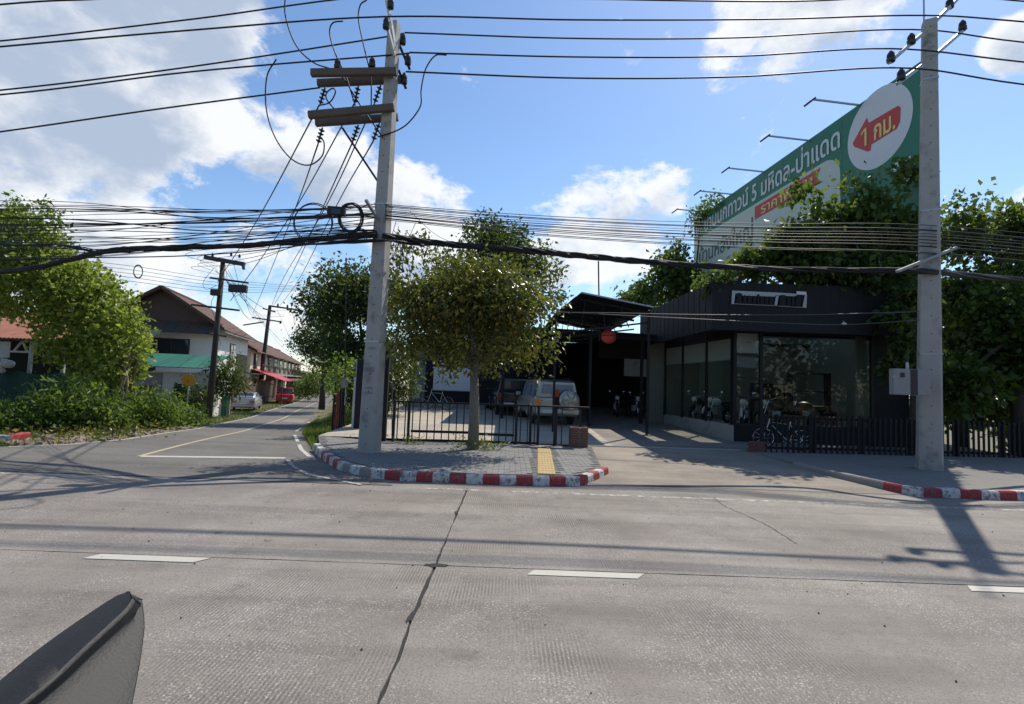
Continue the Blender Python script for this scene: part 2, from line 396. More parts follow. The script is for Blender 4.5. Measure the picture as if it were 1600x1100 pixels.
    def mesh(s, name, off=(0, 0, 0), smooth=False):
        me = bpy.data.meshes.new(name); o = V(*off)
        me.from_pydata([tuple(V(*v) - o) for v in s.v], [], s.f)
        if smooth: me.polygons.foreach_set('use_smooth', [True] * len(me.polygons))
        me.update(); return me
    def build(s, name, m, parent=None, smooth=False, local=False, kind=None, bevel=0.0):
        off = (0, 0, 0)
        if parent is not None and not local: off = ORG.get(parent.name, (0, 0, 0))
        me = s.mesh(name, off, smooth); me.materials.append(M[m] if isinstance(m, str) else m)
        o = bpy.data.objects.new(name, me); COL.objects.link(o); o.parent = parent
        ORG[o.name] = tuple(off)
        if kind: o['kind'] = kind
        if bevel:
            md = o.modifiers.new('bevel', 'BEVEL'); md.width = bevel; md.segments = 2; md.limit_method = 'ANGLE'
        return o
ORG = {}
def tag(o, label, cat, group=None, kind=None):
    o['label'] = label; o['category'] = cat
    if group: o['group'] = group
    if kind: o['kind'] = kind
    return o
def thing(name, label, cat, loc=(0, 0, 0), rz=0.0, group=None, kind=None):
    o = bpy.data.objects.new(name, None); COL.objects.link(o); o.location = tuple(map(float, loc)); o.rotation_euler = (0, 0, rz)
    o.empty_display_size = .3
    ORG[o.name] = tuple(map(float, loc))
    if kind: o['kind'] = kind
    if label: tag(o, label, cat, group)
    return o
def copy_tree(o, parent=None):
    c = o.copy(); COL.objects.link(c); c.parent = parent
    for ch in o.children: copy_tree(ch, c)
    return c
def struct(o): o['kind'] = 'structure'; return o
def interp_path(keys, n=6):
    """Catmull-Rom through the key points."""
    k = [V(*q) for q in keys]
    if len(k) == 2: return [k[0] + (k[1] - k[0]) * t for t in np.linspace(0, 1, n)]
    k = [2 * k[0] - k[1]] + k + [2 * k[-1] - k[-2]]; out = []
    for i in range(1, len(k) - 2):
        for t in np.linspace(0, 1, n, endpoint=False):
            a, b, c, d = k[i - 1], k[i], k[i + 1], k[i + 2]
            out.append(.5 * (2 * b + (c - a) * t + (2 * a - 5 * b + 4 * c - d) * t * t + (3 * b - a - 3 * c + d) * t ** 3))
    out.append(k[-2]); return out

def leaf_mesh(name, lobes, n, size, seed, mat_, parent=None, aspect=.5, droop=.35, shell=.55, cluster=6, spread=2.2, kind=None, zmin=None, up=0.0):
    """n leaves gathered in twigs through the lobes' volume. lobes: (centre, radii, weight)."""
    rng = np.random.default_rng(seed)
    w = np.array([l[2] if len(l) > 2 else l[1][0] * l[1][1] * l[1][2] for l in lobes], float); w = w ** .75; w /= w.sum()
    nc = max(1, n // cluster)
    which = rng.choice(len(lobes), nc, p=w)
    cen = np.array([l[0] for l in lobes])[which]; rad = np.array([l[1] for l in lobes])[which]
    d = rng.normal(size=(nc, 3)); d /= np.linalg.norm(d, axis=1)[:, None]
    r = rng.random(nc) ** (1 / 3.0); r = shell * (0.62 + .48 * rng.random(nc)) + (1 - shell) * r
    ctr = cen + d * rad * r[:, None]
    if zmin is not None: ctr = ctr[ctr[:, 2] > zmin]
    nc = len(ctr); dd = d[:nc]
    ct = rng.random(nc)
    n = nc * cluster
    base = np.repeat(ctr, cluster, 0) + rng.normal(size=(n, 3)) * size * spread * .5
    ax = np.repeat(dd, cluster, 0) * .6 + rng.normal(size=(n, 3)) * .7; ax[:, 2] += up - droop
    ax /= np.linalg.norm(ax, axis=1)[:, None]
    rnd = rng.normal(size=(n, 3)); side = np.cross(ax, rnd); side /= np.linalg.norm(side, axis=1)[:, None]
    nor = np.cross(ax, side)
    L = size * (.45 + 1.05 * rng.random(n) ** 1.3)[:, None]; W = L * aspect
    tip = base + ax * L; mid = base + ax * L * .45
    fold = nor * W * .18
    lv = mid + side * W * .5 + fold; rv = mid - side * W * .5 + fold
    co = np.stack([base, lv, tip, rv], 1).reshape(-1, 3)
    off = np.array(ORG.get(parent.name, (0, 0, 0))) if parent is not None else 0
    co = co - off
    me = bpy.data.meshes.new(name)
    me.vertices.add(n * 4); me.vertices.foreach_set('co', co.astype(np.float32).ravel())
    idx = np.arange(n) * 4
    tri = np.stack([idx, idx + 1, idx + 2, idx, idx + 2, idx + 3], 1).reshape(-1)
    me.loops.add(n * 6); me.loops.foreach_set('vertex_index', tri.astype(np.int32))
    me.polygons.add(n * 2); me.polygons.foreach_set('loop_start', (np.arange(n * 2) * 3).astype(np.int32))
    me.update(calc_edges=True)
    tint = np.clip(np.repeat(ct, cluster) * .55 + rng.random(n) * .45, 0, 1)
    at = me.attributes.new('tint', 'FLOAT', 'POINT'); at.data.foreach_set('value', np.repeat(tint, 4).astype(np.float32))
    me.materials.append(M[mat_])
    o = bpy.data.objects.new(name, me); COL.objects.link(o); o.parent = parent
    if kind: o['kind'] = kind
    return o

def clump(lobes, k, frac, seed, inner=.92):
    """break big lobes into many smaller leaf clumps with gaps between them."""
    rng = np.random.default_rng(seed); out = []
    vol = [l[1][0] * l[1][1] * l[1][2] if len(l) < 3 else l[2] for l in lobes]; tot = sum(v ** .7 for v in vol)
    for l, v in zip(lobes, vol):
        m = max(2, int(round(k * v ** .7 / tot)))
        for _ in range(m):
            d = rng.normal(size=3); d /= np.linalg.norm(d); r = rng.random() ** .45 * inner
            rad = np.array(l[1]) ; f = frac * rng.uniform(.6, 1.35)
            rr = np.full(3, min(rad.mean(), 2.5 * rad.min()) * f)
            out.append((np.array(l[0]) + d * np.maximum(rad - rr * .7, rad * .35) * r, tuple(rr * np.array([1.1, 1.1, .75]))))
    return out
# ---------------------------------------------------------------- ground and roads
R_ = random.Random(7)
YC = [9, 11.1, 18.5, 28, 40.5, 60, 112, 200]; XC = [-7.6, -7.9, -9.5, -12.7, -17.0, -22.4, -39.4, -69]
def xc(y): return float(np.interp(y, YC, XC))
def xl(y): return float(np.interp(y, [9, 11.2, 11.45, 11.75, 12.6, 14, 19, 28, 40, 60, 112, 200], [-34, -34, -14, -11.6, -10.85, -10.6, -11.6, -14.8, -19.1, -24.7, -41.9, -72]))
def xr(y): return float(np.interp(y, [9, 9.69, 10.3, 11.86, 13.3, 18.3, 32, 40.5, 60, 112, 200], [-2.0, -2.6, -3.35, -4.3, -5.1, -7.4, -12.0, -14.8, -20.2, -37.0, -66]))
def H(x, y):
    t = min(max((x - xr(y) - .2) / 1.6, 0), 1); return S(y) * (1 - t * t * (3 - 2 * t))
gx = [-900, -400, -160] + list(np.arange(-90, 90.1, 1.5)) + [160, 400, 900]
gy = [-300, -80, -30] + list(np.arange(-12, 130, 1.5)) + [200, 400, 1200]
b = MB()
rg = random.Random(3)
for y in gy:
    for x in gx: b.v.append((x, y, H(x, min(y, 190)) - .05 + (rg.uniform(-.015, .015) if abs(x) < 90 and y < 120 else 0)))
nx = len(gx)
for j in range(len(gy) - 1):
    for i in range(nx - 1): b.f.append((j * nx + i, j * nx + i + 1, (j + 1) * nx + i + 1, (j + 1) * nx + i))
struct(b.build('ground', 'earth', smooth=True))

# main road: tar bed with concrete slabs on it, real joints between
road = struct(MB().quad((-60, -7, -.014), (60, -7, -.014), (60, 9.02, -.014), (-60, 9.02, -.014)).build('main_road', 'tar'))
ORG['main_road'] = (0, 0, 0)
def jag(p0, p1, nrm, amp, step=.09):
    L = np.linalg.norm(V(*p1) - V(*p0)); n = max(2, int(L / step)); out = []
    w = 0
    for i in range(n):
        w = w * .7 + R_.uniform(-1, 1) * amp * .6
        out.append(V(*p0) + (V(*p1) - V(*p0)) * i / n + V(*nrm) * (w if 0 < i else 0))
    return out
XS = [-60, -40.7, -30.7, -20.7, -10.7, -.68, 9.32, 19.3, 29.3, 39.3, 60]; YS = [-7, -1.6, 1.8, 5.2, 9.0]
for i in range(len(XS) - 1):
    for j in range(len(YS) - 1):
        near = -12 < XS[i] < 12 and j >= 2
        g = .018 if XS[i + 1] == -.68 or XS[i] == -.68 else .006
        gyw = .007
        x0, x1, y0, y1 = XS[i] + (.011 if XS[i] == -.68 else .006), XS[i + 1] - (.011 if XS[i + 1] == -.68 else .006), YS[j] + gyw, YS[j + 1] - (gyw if j < 3 else 0)
        if near:
            ax = .012 if XS[i] == -.68 else .004; bx_ = .012 if XS[i + 1] == -.68 else .004
            pts = jag((x0, y0, 0), (x1, y0, 0), (0, 1, 0), .005, .12) + jag((x1, y0, 0), (x1, y1, 0), (1, 0, 0), bx_) + jag((x1, y1, 0), (x0, y1, 0), (0, 1, 0), .005, .12) + jag((x0, y1, 0), (x0, y0, 0), (1, 0, 0), ax)
        else: pts = [V(x0, y0, 0), V(x1, y0, 0), V(x1, y1, 0), V(x0, y1, 0)]
        dz = R_.uniform(-.0015, .0015)
        MB().prism([p + V(0, 0, -.03) for p in pts], (0, 0, .03 + dz)).build('slab', 'concrete_road', road)
# sealant blob where the joints cross
b = MB()
pts = [V(-.68 + math.cos(t) * (.07 + R_.uniform(-.03, .03)) * (1.5 if abs(math.cos(t)) > .7 else 1), 5.2 + math.sin(t) * (.05 + R_.uniform(-.015, .02)), .0045) for t in np.linspace(0, 6.283, 22, endpoint=False)]
b.quad(*pts); b.build('sealant_patch', 'tar', road)
def crack(pts, w, m='tar', name='crack', z=.005):
    b = MB(); p = interp_path(pts, 14); prevl = None
    for i, q in enumerate(p):
        d = unit(p[min(i + 1, len(p) - 1)] - p[max(i - 1, 0)]); s_ = V(-d[1], d[0], 0)
        q = q + s_ * R_.uniform(-.012, .012); ww = w * R_.uniform(.3, 1.3)
        l, r = q + s_ * ww, q - s_ * ww; l[2] = r[2] = z
        if prevl is not None: b.quad(prevl[0], prevl[1], r, l)
        prevl = (l, r)
    return b.build(name, m, road)
crack([(3.57, 9.0, 0), (3.50, 8.3, 0), (3.62, 7.4, 0), (3.57, 6.4, 0)], .008)
crack([(3.2, 9.0, 0), (3.42, 8.75, 0), (3.7, 8.7, 0)], .008)
for (x, y) in ((-.70, 7.3), (-.70, 4.05), (-.72, 2.85)):
    b = MB(); b.quad(*[V(x + math.cos(t) * R_.uniform(.012, .03), y + math.sin(t) * R_.uniform(.05, .13), .0047) for t in np.linspace(0, 6.283, 14, endpoint=False)])
    b.build('sealant_patch', 'tar', road)

# lane dashes and edge line
for k in range(-9, 10):
    x = .22 + 4.26 * k
    tag(MB().prism([(x, 5.03, .003), (x + 1.06, 5.03, .003), (x + 1.16, 5.17, .003), (x + .08, 5.17, .003)], (0, 0, .003)).build('lane_dash', 'paint_white'),
        'white painted lane dash on the concrete main road', 'road marking', 'white dashes between the lanes', 'structure')
def strip(pts, w, z, m, name, label=None, kind='structure'):
    b = MB(); prev = None
    pts = [V(*p) for p in pts]
    for i, q in enumerate(pts):
        d = unit(pts[min(i + 1, len(pts) - 1)] - pts[max(i - 1, 0)]); s_ = unit(V(-d[1], d[0], 0))
        l, r = q + s_ * w / 2 + V(0, 0, z), q - s_ * w / 2 + V(0, 0, z)
        if prev is not None: b.quad(prev[1], r, l, prev[0])
        prev = (l, r)
    o = b.build(name, m); o['kind'] = kind
    if label: tag(o, label, 'road marking', kind=kind)
    return o
strip([(-40, 8.86, 0), (-7.6, 8.86, 0)], .10, .004, 'paint_worn', 'edge_line', 'worn white edge line of the main road at far left')
strip([(-1.4, 8.88, 0), (60, 8.88, 0)], .10, .004, 'paint_worn', 'edge_line', 'white edge line of the main road in front of the red and white kerbs')

# gutter strip and side street asphalt
struct(MB().quad((-3.0, 9.02, -.004), (60, 9.02, -.004), (60, 10.2, -.004), (-3.0, 10.2, -.004)).build('gutter', 'concrete_far'))
ys = list(np.arange(9.02, 14, .2)) + list(np.arange(14, 60, 1.0)) + list(np.arange(60, 192, 4))
b = MB(); nseg = 6
for y in ys:
    for t in np.linspace(0, 1, nseg + 1):
        b.v.append((xl(y) * (1 - t) + (xr(y) + .05) * t, y, S(y) + .006))
for j in range(len(ys) - 1):
    for i in range(nseg):
        a = j * (nseg + 1) + i; b.f.append((a, a + 1, a + nseg + 2, a + nseg + 1))
struct(b.build('side_street', 'asphalt', smooth=True))
def line_y(fx, y0, y1, w, z, m, name, label, step=1.0):
    return strip([(fx(y), y, S(y)) for y in np.arange(y0, y1 + .01, step)], w, z, m, name, label)
line_y(xc, 11.1, 110, .11, .012, 'paint_yellow', 'centre_line', 'faded yellow centre line of the side street')
line_y(lambda y: xl(y) + .18, 11.8, 110, .10, .012, 'paint_white', 'edge_line', 'white left edge line of the side street', .4)
for k, (a, c) in enumerate(((12.0, 14.6), (15.2, 17.6), (19.5, 22.6), (26, 29), (33, 38), (42, 60))):
    line_y(lambda y: xr(y) - .22, a, c, .10, .012, 'paint_white', 'edge_line', ['nearest', 'second', 'third', 'fourth', 'fifth', 'farthest'][k] + ' worn white piece of the side street right edge line', .4)
strip([(-7.85, 11.12, S(11.12)), (-6.4, 11.38, S(11.4)), (-5.0, 11.62, S(11.6))], .22, .012, 'paint_white', 'stop_line', 'white stop line across the side street mouth')
strip([(-4.9, 11.5, S(11.5)), (-4.4, 10.6, 0), (-3.7, 9.7, 0), (-2.5, 8.95, 0)], .09, .013, 'paint_worn', 'edge_line', 'curved white edge line round the kerb corner')
# lighter repair patch on the street
b = MB(); ys2 = np.arange(27, 33, .5)
for y in ys2:
    b.v.append((xc(y) + .35, y, S(y) + .010)); b.v.append((xr(y) - .45, y, S(y) + .010))
for j in range(len(ys2) - 1): b.f.append((2 * j, 2 * j + 1, 2 * j + 3, 2 * j + 2))
struct(b.build('asphalt_patch', 'concrete_far'))

# ---------------------------------------------------------------- kerbs, sidewalks, driveway
SW = .15
def resample(pts, step):
    pts = interp_path(pts, 20); out = [pts[0]]; acc = 0
    for a, c in zip(pts[:-1], pts[1:]):
        d = np.linalg.norm(c - a)
        while acc + d >= step:
            t = (step - acc) / d; a = a + (c - a) * t; d = np.linalg.norm(c - a); out.append(a); acc = 0
        acc += d
    return out
def kerb(name, label, pts, inward, step, colour, h=SW + .012, w=.17):
    """pts: bottom outer edge. one block after another, each its own piece."""
    root = thing(name, label, 'kerb', pts[0], kind='structure')
    q = resample(pts, step); n = len(q)
    nor = []
    for i in range(n):
        d = unit(q[min(i + 1, n - 1)] - q[max(i - 1, 0)]); s_ = V(-d[1], d[0], 0) * inward; nor.append(s_)
    for i in range(n - 1):
        a, c = q[i] * .997 + q[i + 1] * .003, q[i + 1] * .997 + q[i] * .003
        na, nc_ = nor[i], nor[i + 1]; zb = -.08; hh = h + R_.uniform(-.004, .004)
        sec = [(0, zb), (0.012, hh - .03), (.035, hh), (w, hh), (w, zb)]
        b = MB()
        A0 = [a + na * s + V(0, 0, z) for s, z in sec]; B0 = [c + nc_ * s + V(0, 0, z) for s, z in sec]
        m_ = len(sec); b.v += [tuple(p) for p in A0 + B0]
        for k in range(m_): b.f.append((k, (k + 1) % m_, m_ + (k + 1) % m_, m_ + k))
        b.f.append(tuple(range(m_))[::-1]); b.f.append(tuple(range(m_, 2 * m_)))
        b.build('kerb_block', colour(i, n, a), root)
    return q, nor
KL = [A(488, 703), A(500, 716), A(530, 735), A(575, 746), A(640, 752), A(760, 757), A(880, 760), A(908, 759), A(932, 751), A(957, 740)]
KL = [V(p[0], p[1], 0) for p in KL]
def colL(i, n, p):
    if p[0] < -4.3: return 'kerb_bare' if i % 2 else 'kerb_white'
    if -3.5 < p[0] < -2.35: return 'kerb_bare' if i % 2 else 'kerb_white'
    return 'kerb_red' if i % 2 else 'kerb_white'
ql, nl = kerb('kerb', 'red and white painted kerb round the corner pavement with the tree', KL, 1, .305, colL)
KR = [A(1238, 733), A(1290, 746), A(1345, 758), A(1395, 769), A(1440, 776.5), A(1500, 778.5), A(1600, 782)]
KR = [V(p[0], p[1], 0) for p in KR] + [V(16, 10.55, 0), V(30, 11.2, 0)]
def colR(i, n, p):
    if i < 7: return 'kerb_bare'
    return 'kerb_red' if i % 2 else 'kerb_white'
qr, nr = kerb('kerb', 'red and white painted kerb below the right concrete pole', KR, 1, .36, colR)
_k0, _k1, _k2 = A(-30, 690), A(20, 688.5), A(66, 682)
KX = [V(-34, _k0[1] + .3, .0), V(-20, _k0[1] + .1, 0), V(_k0[0], _k0[1], 0), V(_k1[0], _k1[1], 0), V(_k2[0], _k2[1], 0)]
q3, n3 = kerb('kerb', 'broken red and white kerb end among weeds at far left', KX, 1, .5, lambda i, n, p: 'kerb_red' if i % 4 < 2 else 'kerb_white')

# the fence line behind the corner pavement
FA, FB, FC = A(598, 689, SW), A(740, 692, SW), A(912, 698, SW)
def pip(x, y, poly):
    c = False; j = len(poly) - 1
    for i in range(len(poly)):
        xi, yi, xj, yj = poly[i][0], poly[i][1], poly[j][0], poly[j][1]
        if (yi > y) != (yj > y) and x < (xj - xi) * (y - yi) / (yj - yi) + xi: c = not c
        j = i
    return c
inner = [q + n * .165 for q, n in zip(ql, nl)]
polyL = inner + [V(FC[0] + .25, FC[1] + .1, 0), V(FB[0], FB[1] + .1, 0), V(FA[0] - .2, FA[1] + .1, 0), V(-5.6, 15.2, 0)]
polyL = [V(p[0], p[1], SW - .012) for p in polyL]
walkL = struct(MB().prism([p - V(0, 0, .2) for p in polyL], (0, 0, .2)).build('sidewalk', 'grout')); ORG[walkL.name] = (0, 0, 0)
# tactile strip of yellow tiles running from kerb to gate
T0, T1 = A(854, 741, SW), A(850, 701, SW)
tdir = unit(V(T1[0] - T0[0], T1[1] - T0[1], 0)); tsd = V(tdir[1], -tdir[0], 0); tlen = np.linalg.norm((T1 - T0)[:2])
tact = thing('tactile_strip', 'strip of ribbed yellow tactile tiles across the corner pavement', 'tactile paving', (T0[0], T0[1], SW), kind='structure')
nt_ = int(tlen / .31)
for i in range(nt_):
    c = V(T0[0], T0[1], SW) + tdir * (.16 + i * .31)
    b = MB(); rz = math.atan2(tdir[1], tdir[0])
    b.box(c + V(0, 0, -.002), (.30, .34, .02), rz)
    for k in range(5): b.beam(c + tsd * (k - 2) * .064 - tdir * .13 + V(0, 0, .010), c + tsd * (k - 2) * .064 + tdir * .13 + V(0, 0, .010), .026, .008)
    b.build('tile', 'tactile', tact)
# grey interlocking blocks, small, joined
b = MB(); bw, bl = .11, .22; rb = random.Random(5)
for j in range(0, 70):
    for i in range(-2, 45):
        x = -5.9 + i * bl + (bl / 2 if j % 2 else 0); y = 9.2 + j * bw
        cs = [(x - bl / 2, y - bw / 2), (x + bl / 2, y - bw / 2), (x + bl / 2, y + bw / 2), (x - bl / 2, y + bw / 2)]
        if not all(pip(a, c, polyL) for a, c in cs): continue
        rel = V(x - T0[0], y - T0[1], 0)
        if abs(rel @ tsd) < .27 and -.2 < rel @ tdir < tlen + .2: continue
        z = SW + rb.uniform(-.003, .003) ; g = .005
        n = len(b.v)
        b.v += [(x - bl / 2 + g, y - bw / 2 + g, z), (x + bl / 2 - g, y - bw / 2 + g, z), (x + bl / 2 - g, y + bw / 2 - g, z), (x - bl / 2 + g, y + bw / 2 - g, z)]
        b.v += [(p[0], p[1], z - .02) for p in b.v[n:n + 4]]
        b.f += [(n, n + 1, n + 2, n + 3), (n, n + 4, n + 5, n + 1), (n + 1, n + 5, n + 6, n + 2), (n + 2, n + 6, n + 7, n + 3), (n + 3, n + 7, n + 4, n)]
b.build('paving_blocks', 'block_grey', walkL, kind='stuff')

FR0, FR1 = A(1192, 706, SW), A(1600, 716, SW)
innerR = [q + n * .165 for q, n in zip(qr, nr)]
polyR = [V(p[0], p[1], SW - .004) for p in innerR] + [V(30, 17.5, SW - .004), V(FR1[0], FR1[1] + .2, SW - .004), V(FR0[0] - .4, FR0[1] + .2, SW - .004)]
walkR = struct(MB().prism([p - V(0, 0, .2) for p in polyR], (0, 0, .2)).build('sidewalk', 'walk_concrete'))

def yz(y): return SW - .02 + max(0, y - 15.0) * .035
# driveway apron and yard
b = MB(); ys3 = np.linspace(9.9, 15.2, 12)
for y in ys3:
    t = (y - 9.9) / 5.3
    b.v += [(np.interp(y, [9.9, 11.2, 15.2], [1.6, 2.25, 2.3]) - .15, y, .002 + (SW - .022) * min(1, t * 1.1)), (7.6, y, .002 + (SW - .022) * min(1, t * 1.1))]
for j in range(len(ys3) - 1): b.f.append((2 * j, 2 * j + 1, 2 * j + 3, 2 * j + 2))
struct(b.build('driveway', 'drive_concrete'))
b = MB()
b.quad((-5.6, 15.2, yz(15.2)), (3.1, 15.2, yz(15.2)), (3.1, 34, yz(34)), (-5.6, 34, yz(34)))
struct(b.build('yard', 'yard_concrete'))
b = MB(); b.quad((3.1, 15.2, yz(15.2) - .003), (16, 15.2, yz(15.2) - .003), (16, 34, yz(34) - .003), (3.1, 34, yz(34) - .003))
struct(b.build('yard_asphalt', 'concrete_far'))
tag(MB().beam((2.0, 15.05, SW - .005), (8.6, 15.45, SW + .005), .05, .03).build('gate_track', 'galv'), 'steel sliding gate track across the driveway', 'gate track')

# ---------------------------------------------------------------- concrete utility poles
def holes(b, p0, p1, wf, rz, side, n, seed):
    rr = random.Random(seed)
    for i in range(n):
        t = (i + .5) / n; c = p0 + (p1 - p0) * t
        nrm = V(math.cos(side), math.sin(side), 0); w = wf(t) / 2
        b.cyl(c + nrm * (w - .01), c + nrm * (w + .003), .014, k=8)
def concrete_pole(label, base, top, w0, w1, rz):
    root = thing('utility_pole', label, 'utility pole', base)
    b = MB()
    d = unit(top - base)
    n = 0
    for p, w in ((base - d * .3, w0), (top, w1)):
        for k in range(8):   # chamfered square
            a = rz + math.pi / 4 * k + math.pi / 8
            r = w / 2 / math.cos(math.pi / 8) if True else w
            sx = [1, .80, -.80, -1, -1, -.80, .80, 1][k] * w / 2; sy = [.80, 1, 1, .80, -.80, -1, -1, -.80][k] * w / 2
            co, si = math.cos(rz), math.sin(rz)
            b.v.append(tuple(p + V(sx * co - sy * si, sx * si + sy * co, 0)))
    for k in range(8): b.f.append((k, (k + 1) % 8, 8 + (k + 1) % 8, 8 + k))
    b.f.append(tuple(range(8, 16))); b.f.append(tuple(range(8))[::-1])
    b.build('shaft', 'pole_concrete', root)
    b = MB(); wf = lambda t: w0 + (w1 - w0) * t
    holes(b, base, top, wf, rz, rz - math.pi / 2, 26, 1); holes(b, base, top, wf, rz, rz + math.pi, 26, 2)
    b.build('bolt_hole_row', 'insulator', root, kind='stuff')
    return root
def insulator_pin(root, p, axis=(0, 0, 1), r=.06, h=.22):
    b = MB(); b.lathe(p, axis, [(0, .02), (.02, r * .9), (h * .35, r), (h * .4, r * .65), (h * .55, r * .9), (h * .75, r * .8), (h * .9, r * .5), (h, r * .3)], 12)
    return b.build('insulator', 'insulator', root, smooth=False)
PLB = A(577, 706, SW); DL = PLB[1]
PLT = P(616, 37, DL + .05)
poleL = concrete_pole('tall concrete utility pole with paired brown crossarms on the tree corner', PLB, PLT, .42, .24, math.radians(-14))
PRB = A(1452, 733, SW); DR = PRB[1]
PRT = P(1452, 34, DR)
poleR = concrete_pole('tall concrete utility pole with grey meter box in front of the shop', PRB, PRT, .48, .29, math.radians(-28))
# left pole: paired brown beams running to the left
def armL(px0, py0, px1, py1, dy, dy1=None):
    MB().beam(P(px0, py0, DL + dy), P(px1, py1, DL + (dy if dy1 is None else dy1)), .13, .17).build('crossarm', 'arm_concrete', poleL, bevel=.015)
armL(486, 114, 620, 112, -.22); armL(496, 130, 634, 124, .24)
armL(482, 180, 616, 168, -.22); armL(493, 192, 622, 183, .24)
MB().beam(P(535, 200, DL), P(596, 292, DL), .05, .05).build('brace', 'black_steel', poleL)
for (x, y) in ((527, 106), (581, 104)): insulator_pin(poleL, P(x, y + 2, DL - .2), r=.085, h=.26)
# strain insulator strings
def string_ins(p0, p1, root=poleL):
    p0, p1 = V(*p0), V(*p1); d = p1 - p0; L = np.linalg.norm(d)
    prof = [(0, .018)]
    for k in range(4):
        h = L * (.12 + .22 * k); prof += [(h, .022), (h + .01, .075), (h + .04, .065), (h + .06, .022)]
    prof.append((L, .02))
    MB().lathe(p0, d, prof, 10).build('insulator_string', 'insulator', root)
for (a, c, e, f_) in ((508, 137, 500, 163), (560, 134, 554, 162), (595, 133, 585, 161), (504, 199, 497, 224), (560, 195, 551, 221), (593, 192, 583, 220)):
    string_ins(P(a, c, DL), P(e, f_, DL + .15))
# V brackets and pin insulators near the top
for (a, c, e, f_, d0) in ((602, 30, 617, 88, -.5), (604, 0, 617, 66, -.4), (611, 40, 616, 74, -.3)):
    MB().beam(P(a, c, DL + d0), P(e, f_, DL - .1), .06, .06).build('bracket', 'galv', poleL)
for (a, c, e, f_, d0) in ((622, 66, 640, 108, .25), (623, 110, 634, 138, .2)):
    MB().beam(P(a, c, DL + d0), P(e, f_, DL + d0), .06, .06).build('bracket', 'black_steel', poleL)
for (x, y, d0) in ((603, 46, -.5), (610, 14, -.4), (629, 70, .25), (637, 102, .25), (631, 132, .2)):
    insulator_pin(poleL, P(x, y, DL + d0), r=.085, h=.30)
# communication bracket
MB().beam(P(572, 313, DL - .9), P(591, 343, DL - .1), .07, .05).build('cable_bracket', 'galv', poleL)
# bands and stencilled marks on the pole
for (y, hgt) in ((590, 1), (597, 1)):
    pass
for (xa, xb, y) in ((571, 586, 575), (571, 586, 579), (571, 584, 606), (570, 584, 614), (576, 588, 544)):
    b = MB()
    for k in range(5):
        t = k / 5; p = P(xa + (xb - xa) * t, y, DL - .21 - .0)
        b.box(p, (.022, .012, .03), math.radians(-14))
    b.build('stencil_mark', 'grey_panel', poleL)
# band clamps
for tz in (.245, .56, .86):
    for rt, bs, tp in ((poleL, PLB, PLT), (poleR, PRB, PRT)):
        c = bs + (tp - bs) * tz; w = (.42 - .18 * tz if rt is poleL else .48 - .19 * tz) + .012
        MB().box(c, (w, w, .035), math.radians(-14 if rt is poleL else -28)).build('band_clamp', 'galv', rt)

# right pole: four steel angle arms, insulators, lower bracket, earth rod, meter box
for (a, c, e, f_, d0, d1) in ((1389, 98, 1440, 54, -.55, -.1), (1402, 131, 1441, 102, -.5, -.1), (1462, 85, 1509, 44, .25, .9), (1459, 36, 1500, -6, -.1, .5)):
    MB().beam(P(a, c, DR + d0), P(e, f_, DR + d1), .07, .08).build('crossarm', 'galv', poleR)
for (a, c, d0) in ((1392, 98, -.55), (1424, 70, -.3), (1408, 126, -.5), (1504, 48, .8), (1484, 14, .3)):
    insulator_pin(poleR, P(a, c, DR + d0), r=.10, h=.30)
MB().cyl(P(1444, 60, DR), P(1443, -40, DR), .02, k=8).build('ground_wire_rod', 'galv', poleR)
MB().beam(P(1402, 424, DR - .5), P(1494, 387, DR - .05), .09, .06).build('cable_bracket', 'meter_box', poleR)
mb = thing('meter_box', 'grey metal meter box with dark centre strip on right concrete pole', 'meter box', P(1421, 618, DR - .35))
b = MB(); c0 = P(1421, 597, DR - .42); b.box(c0, (.78, .22, .62), math.radians(-10)); b.build('case', 'meter_box', mb, bevel=.02)
b = MB(); b.box(c0 + V(.02, -.115, 0), (.15, .012, .60), math.radians(-10)); b.build('centre_strip', 'meter_dark', mb)
b = MB(); b.box(c0 + V(-.22, -.075, .16), (.09, .02, .11), math.radians(-10)); b.build('window', 'meter_dark', mb)
b = MB(); b.box(c0 + V(-.40, -.02, .12), (.03, .05, .06), math.radians(-10)); b.build('hinge', 'galv', mb)
b = MB(); b.cyl(c0 + V(-.05, 0, .31), c0 + V(-.05, 0, .47), .03); b.build('conduit', 'galv', mb)

# ---------------------------------------------------------------- overhead wires, each its own thing
def wire(keys, r, label, name='power_line', cat='wire', group=None, m='wire', n=8, k=5):
    pts = interp_path([V(*q) for q in keys], n)
    o = MB().tube(pts, r, k).build(name, m, smooth=True)
    return tag(o, label, cat, group)
def far(px, py, Y): return P(px, py, Y)
# high voltage lines between the poles (and on beyond them)
def hv(px, off=0.0):      # the lines run parallel to the road from pole to pole
    return DL + (DR - DL) * (px - 600) / 850 + off
def hvw(pts, off, label): wire([P(x, y, hv(x, off)) for x, y in pts], .020, label)
hvw([(-900, 60), (-420, 50), (0, 7), (160, -2), (330, -14)], -.6, 'highest power line crossing the top left corner of the sky')
hvw([(-900, 110), (-420, 100), (0, 64), (300, 30), (608, -8), (900, -2), (1240, 2), (1480, -10), (1600, 2), (2000, 30)], .3, 'second power line from the top, touching the frame edge')
hvw([(-900, 125), (-420, 112), (0, 73), (300, 47), (602, 26), (900, 31), (1200, 30), (1440, 24), (1600, 34), (2000, 70)], -.5, 'power line passing just above the left concrete pole top')
hvw([(632, 51), (900, 60), (1150, 59), (1424, 46), (1600, 66), (2000, 105)], .25, 'third power line on the right of the left concrete pole')
hvw([(-900, 195), (-420, 178), (0, 141), (300, 104), (600, 58), (629, 52)], .25, 'left power line ending at the left pole side insulator')
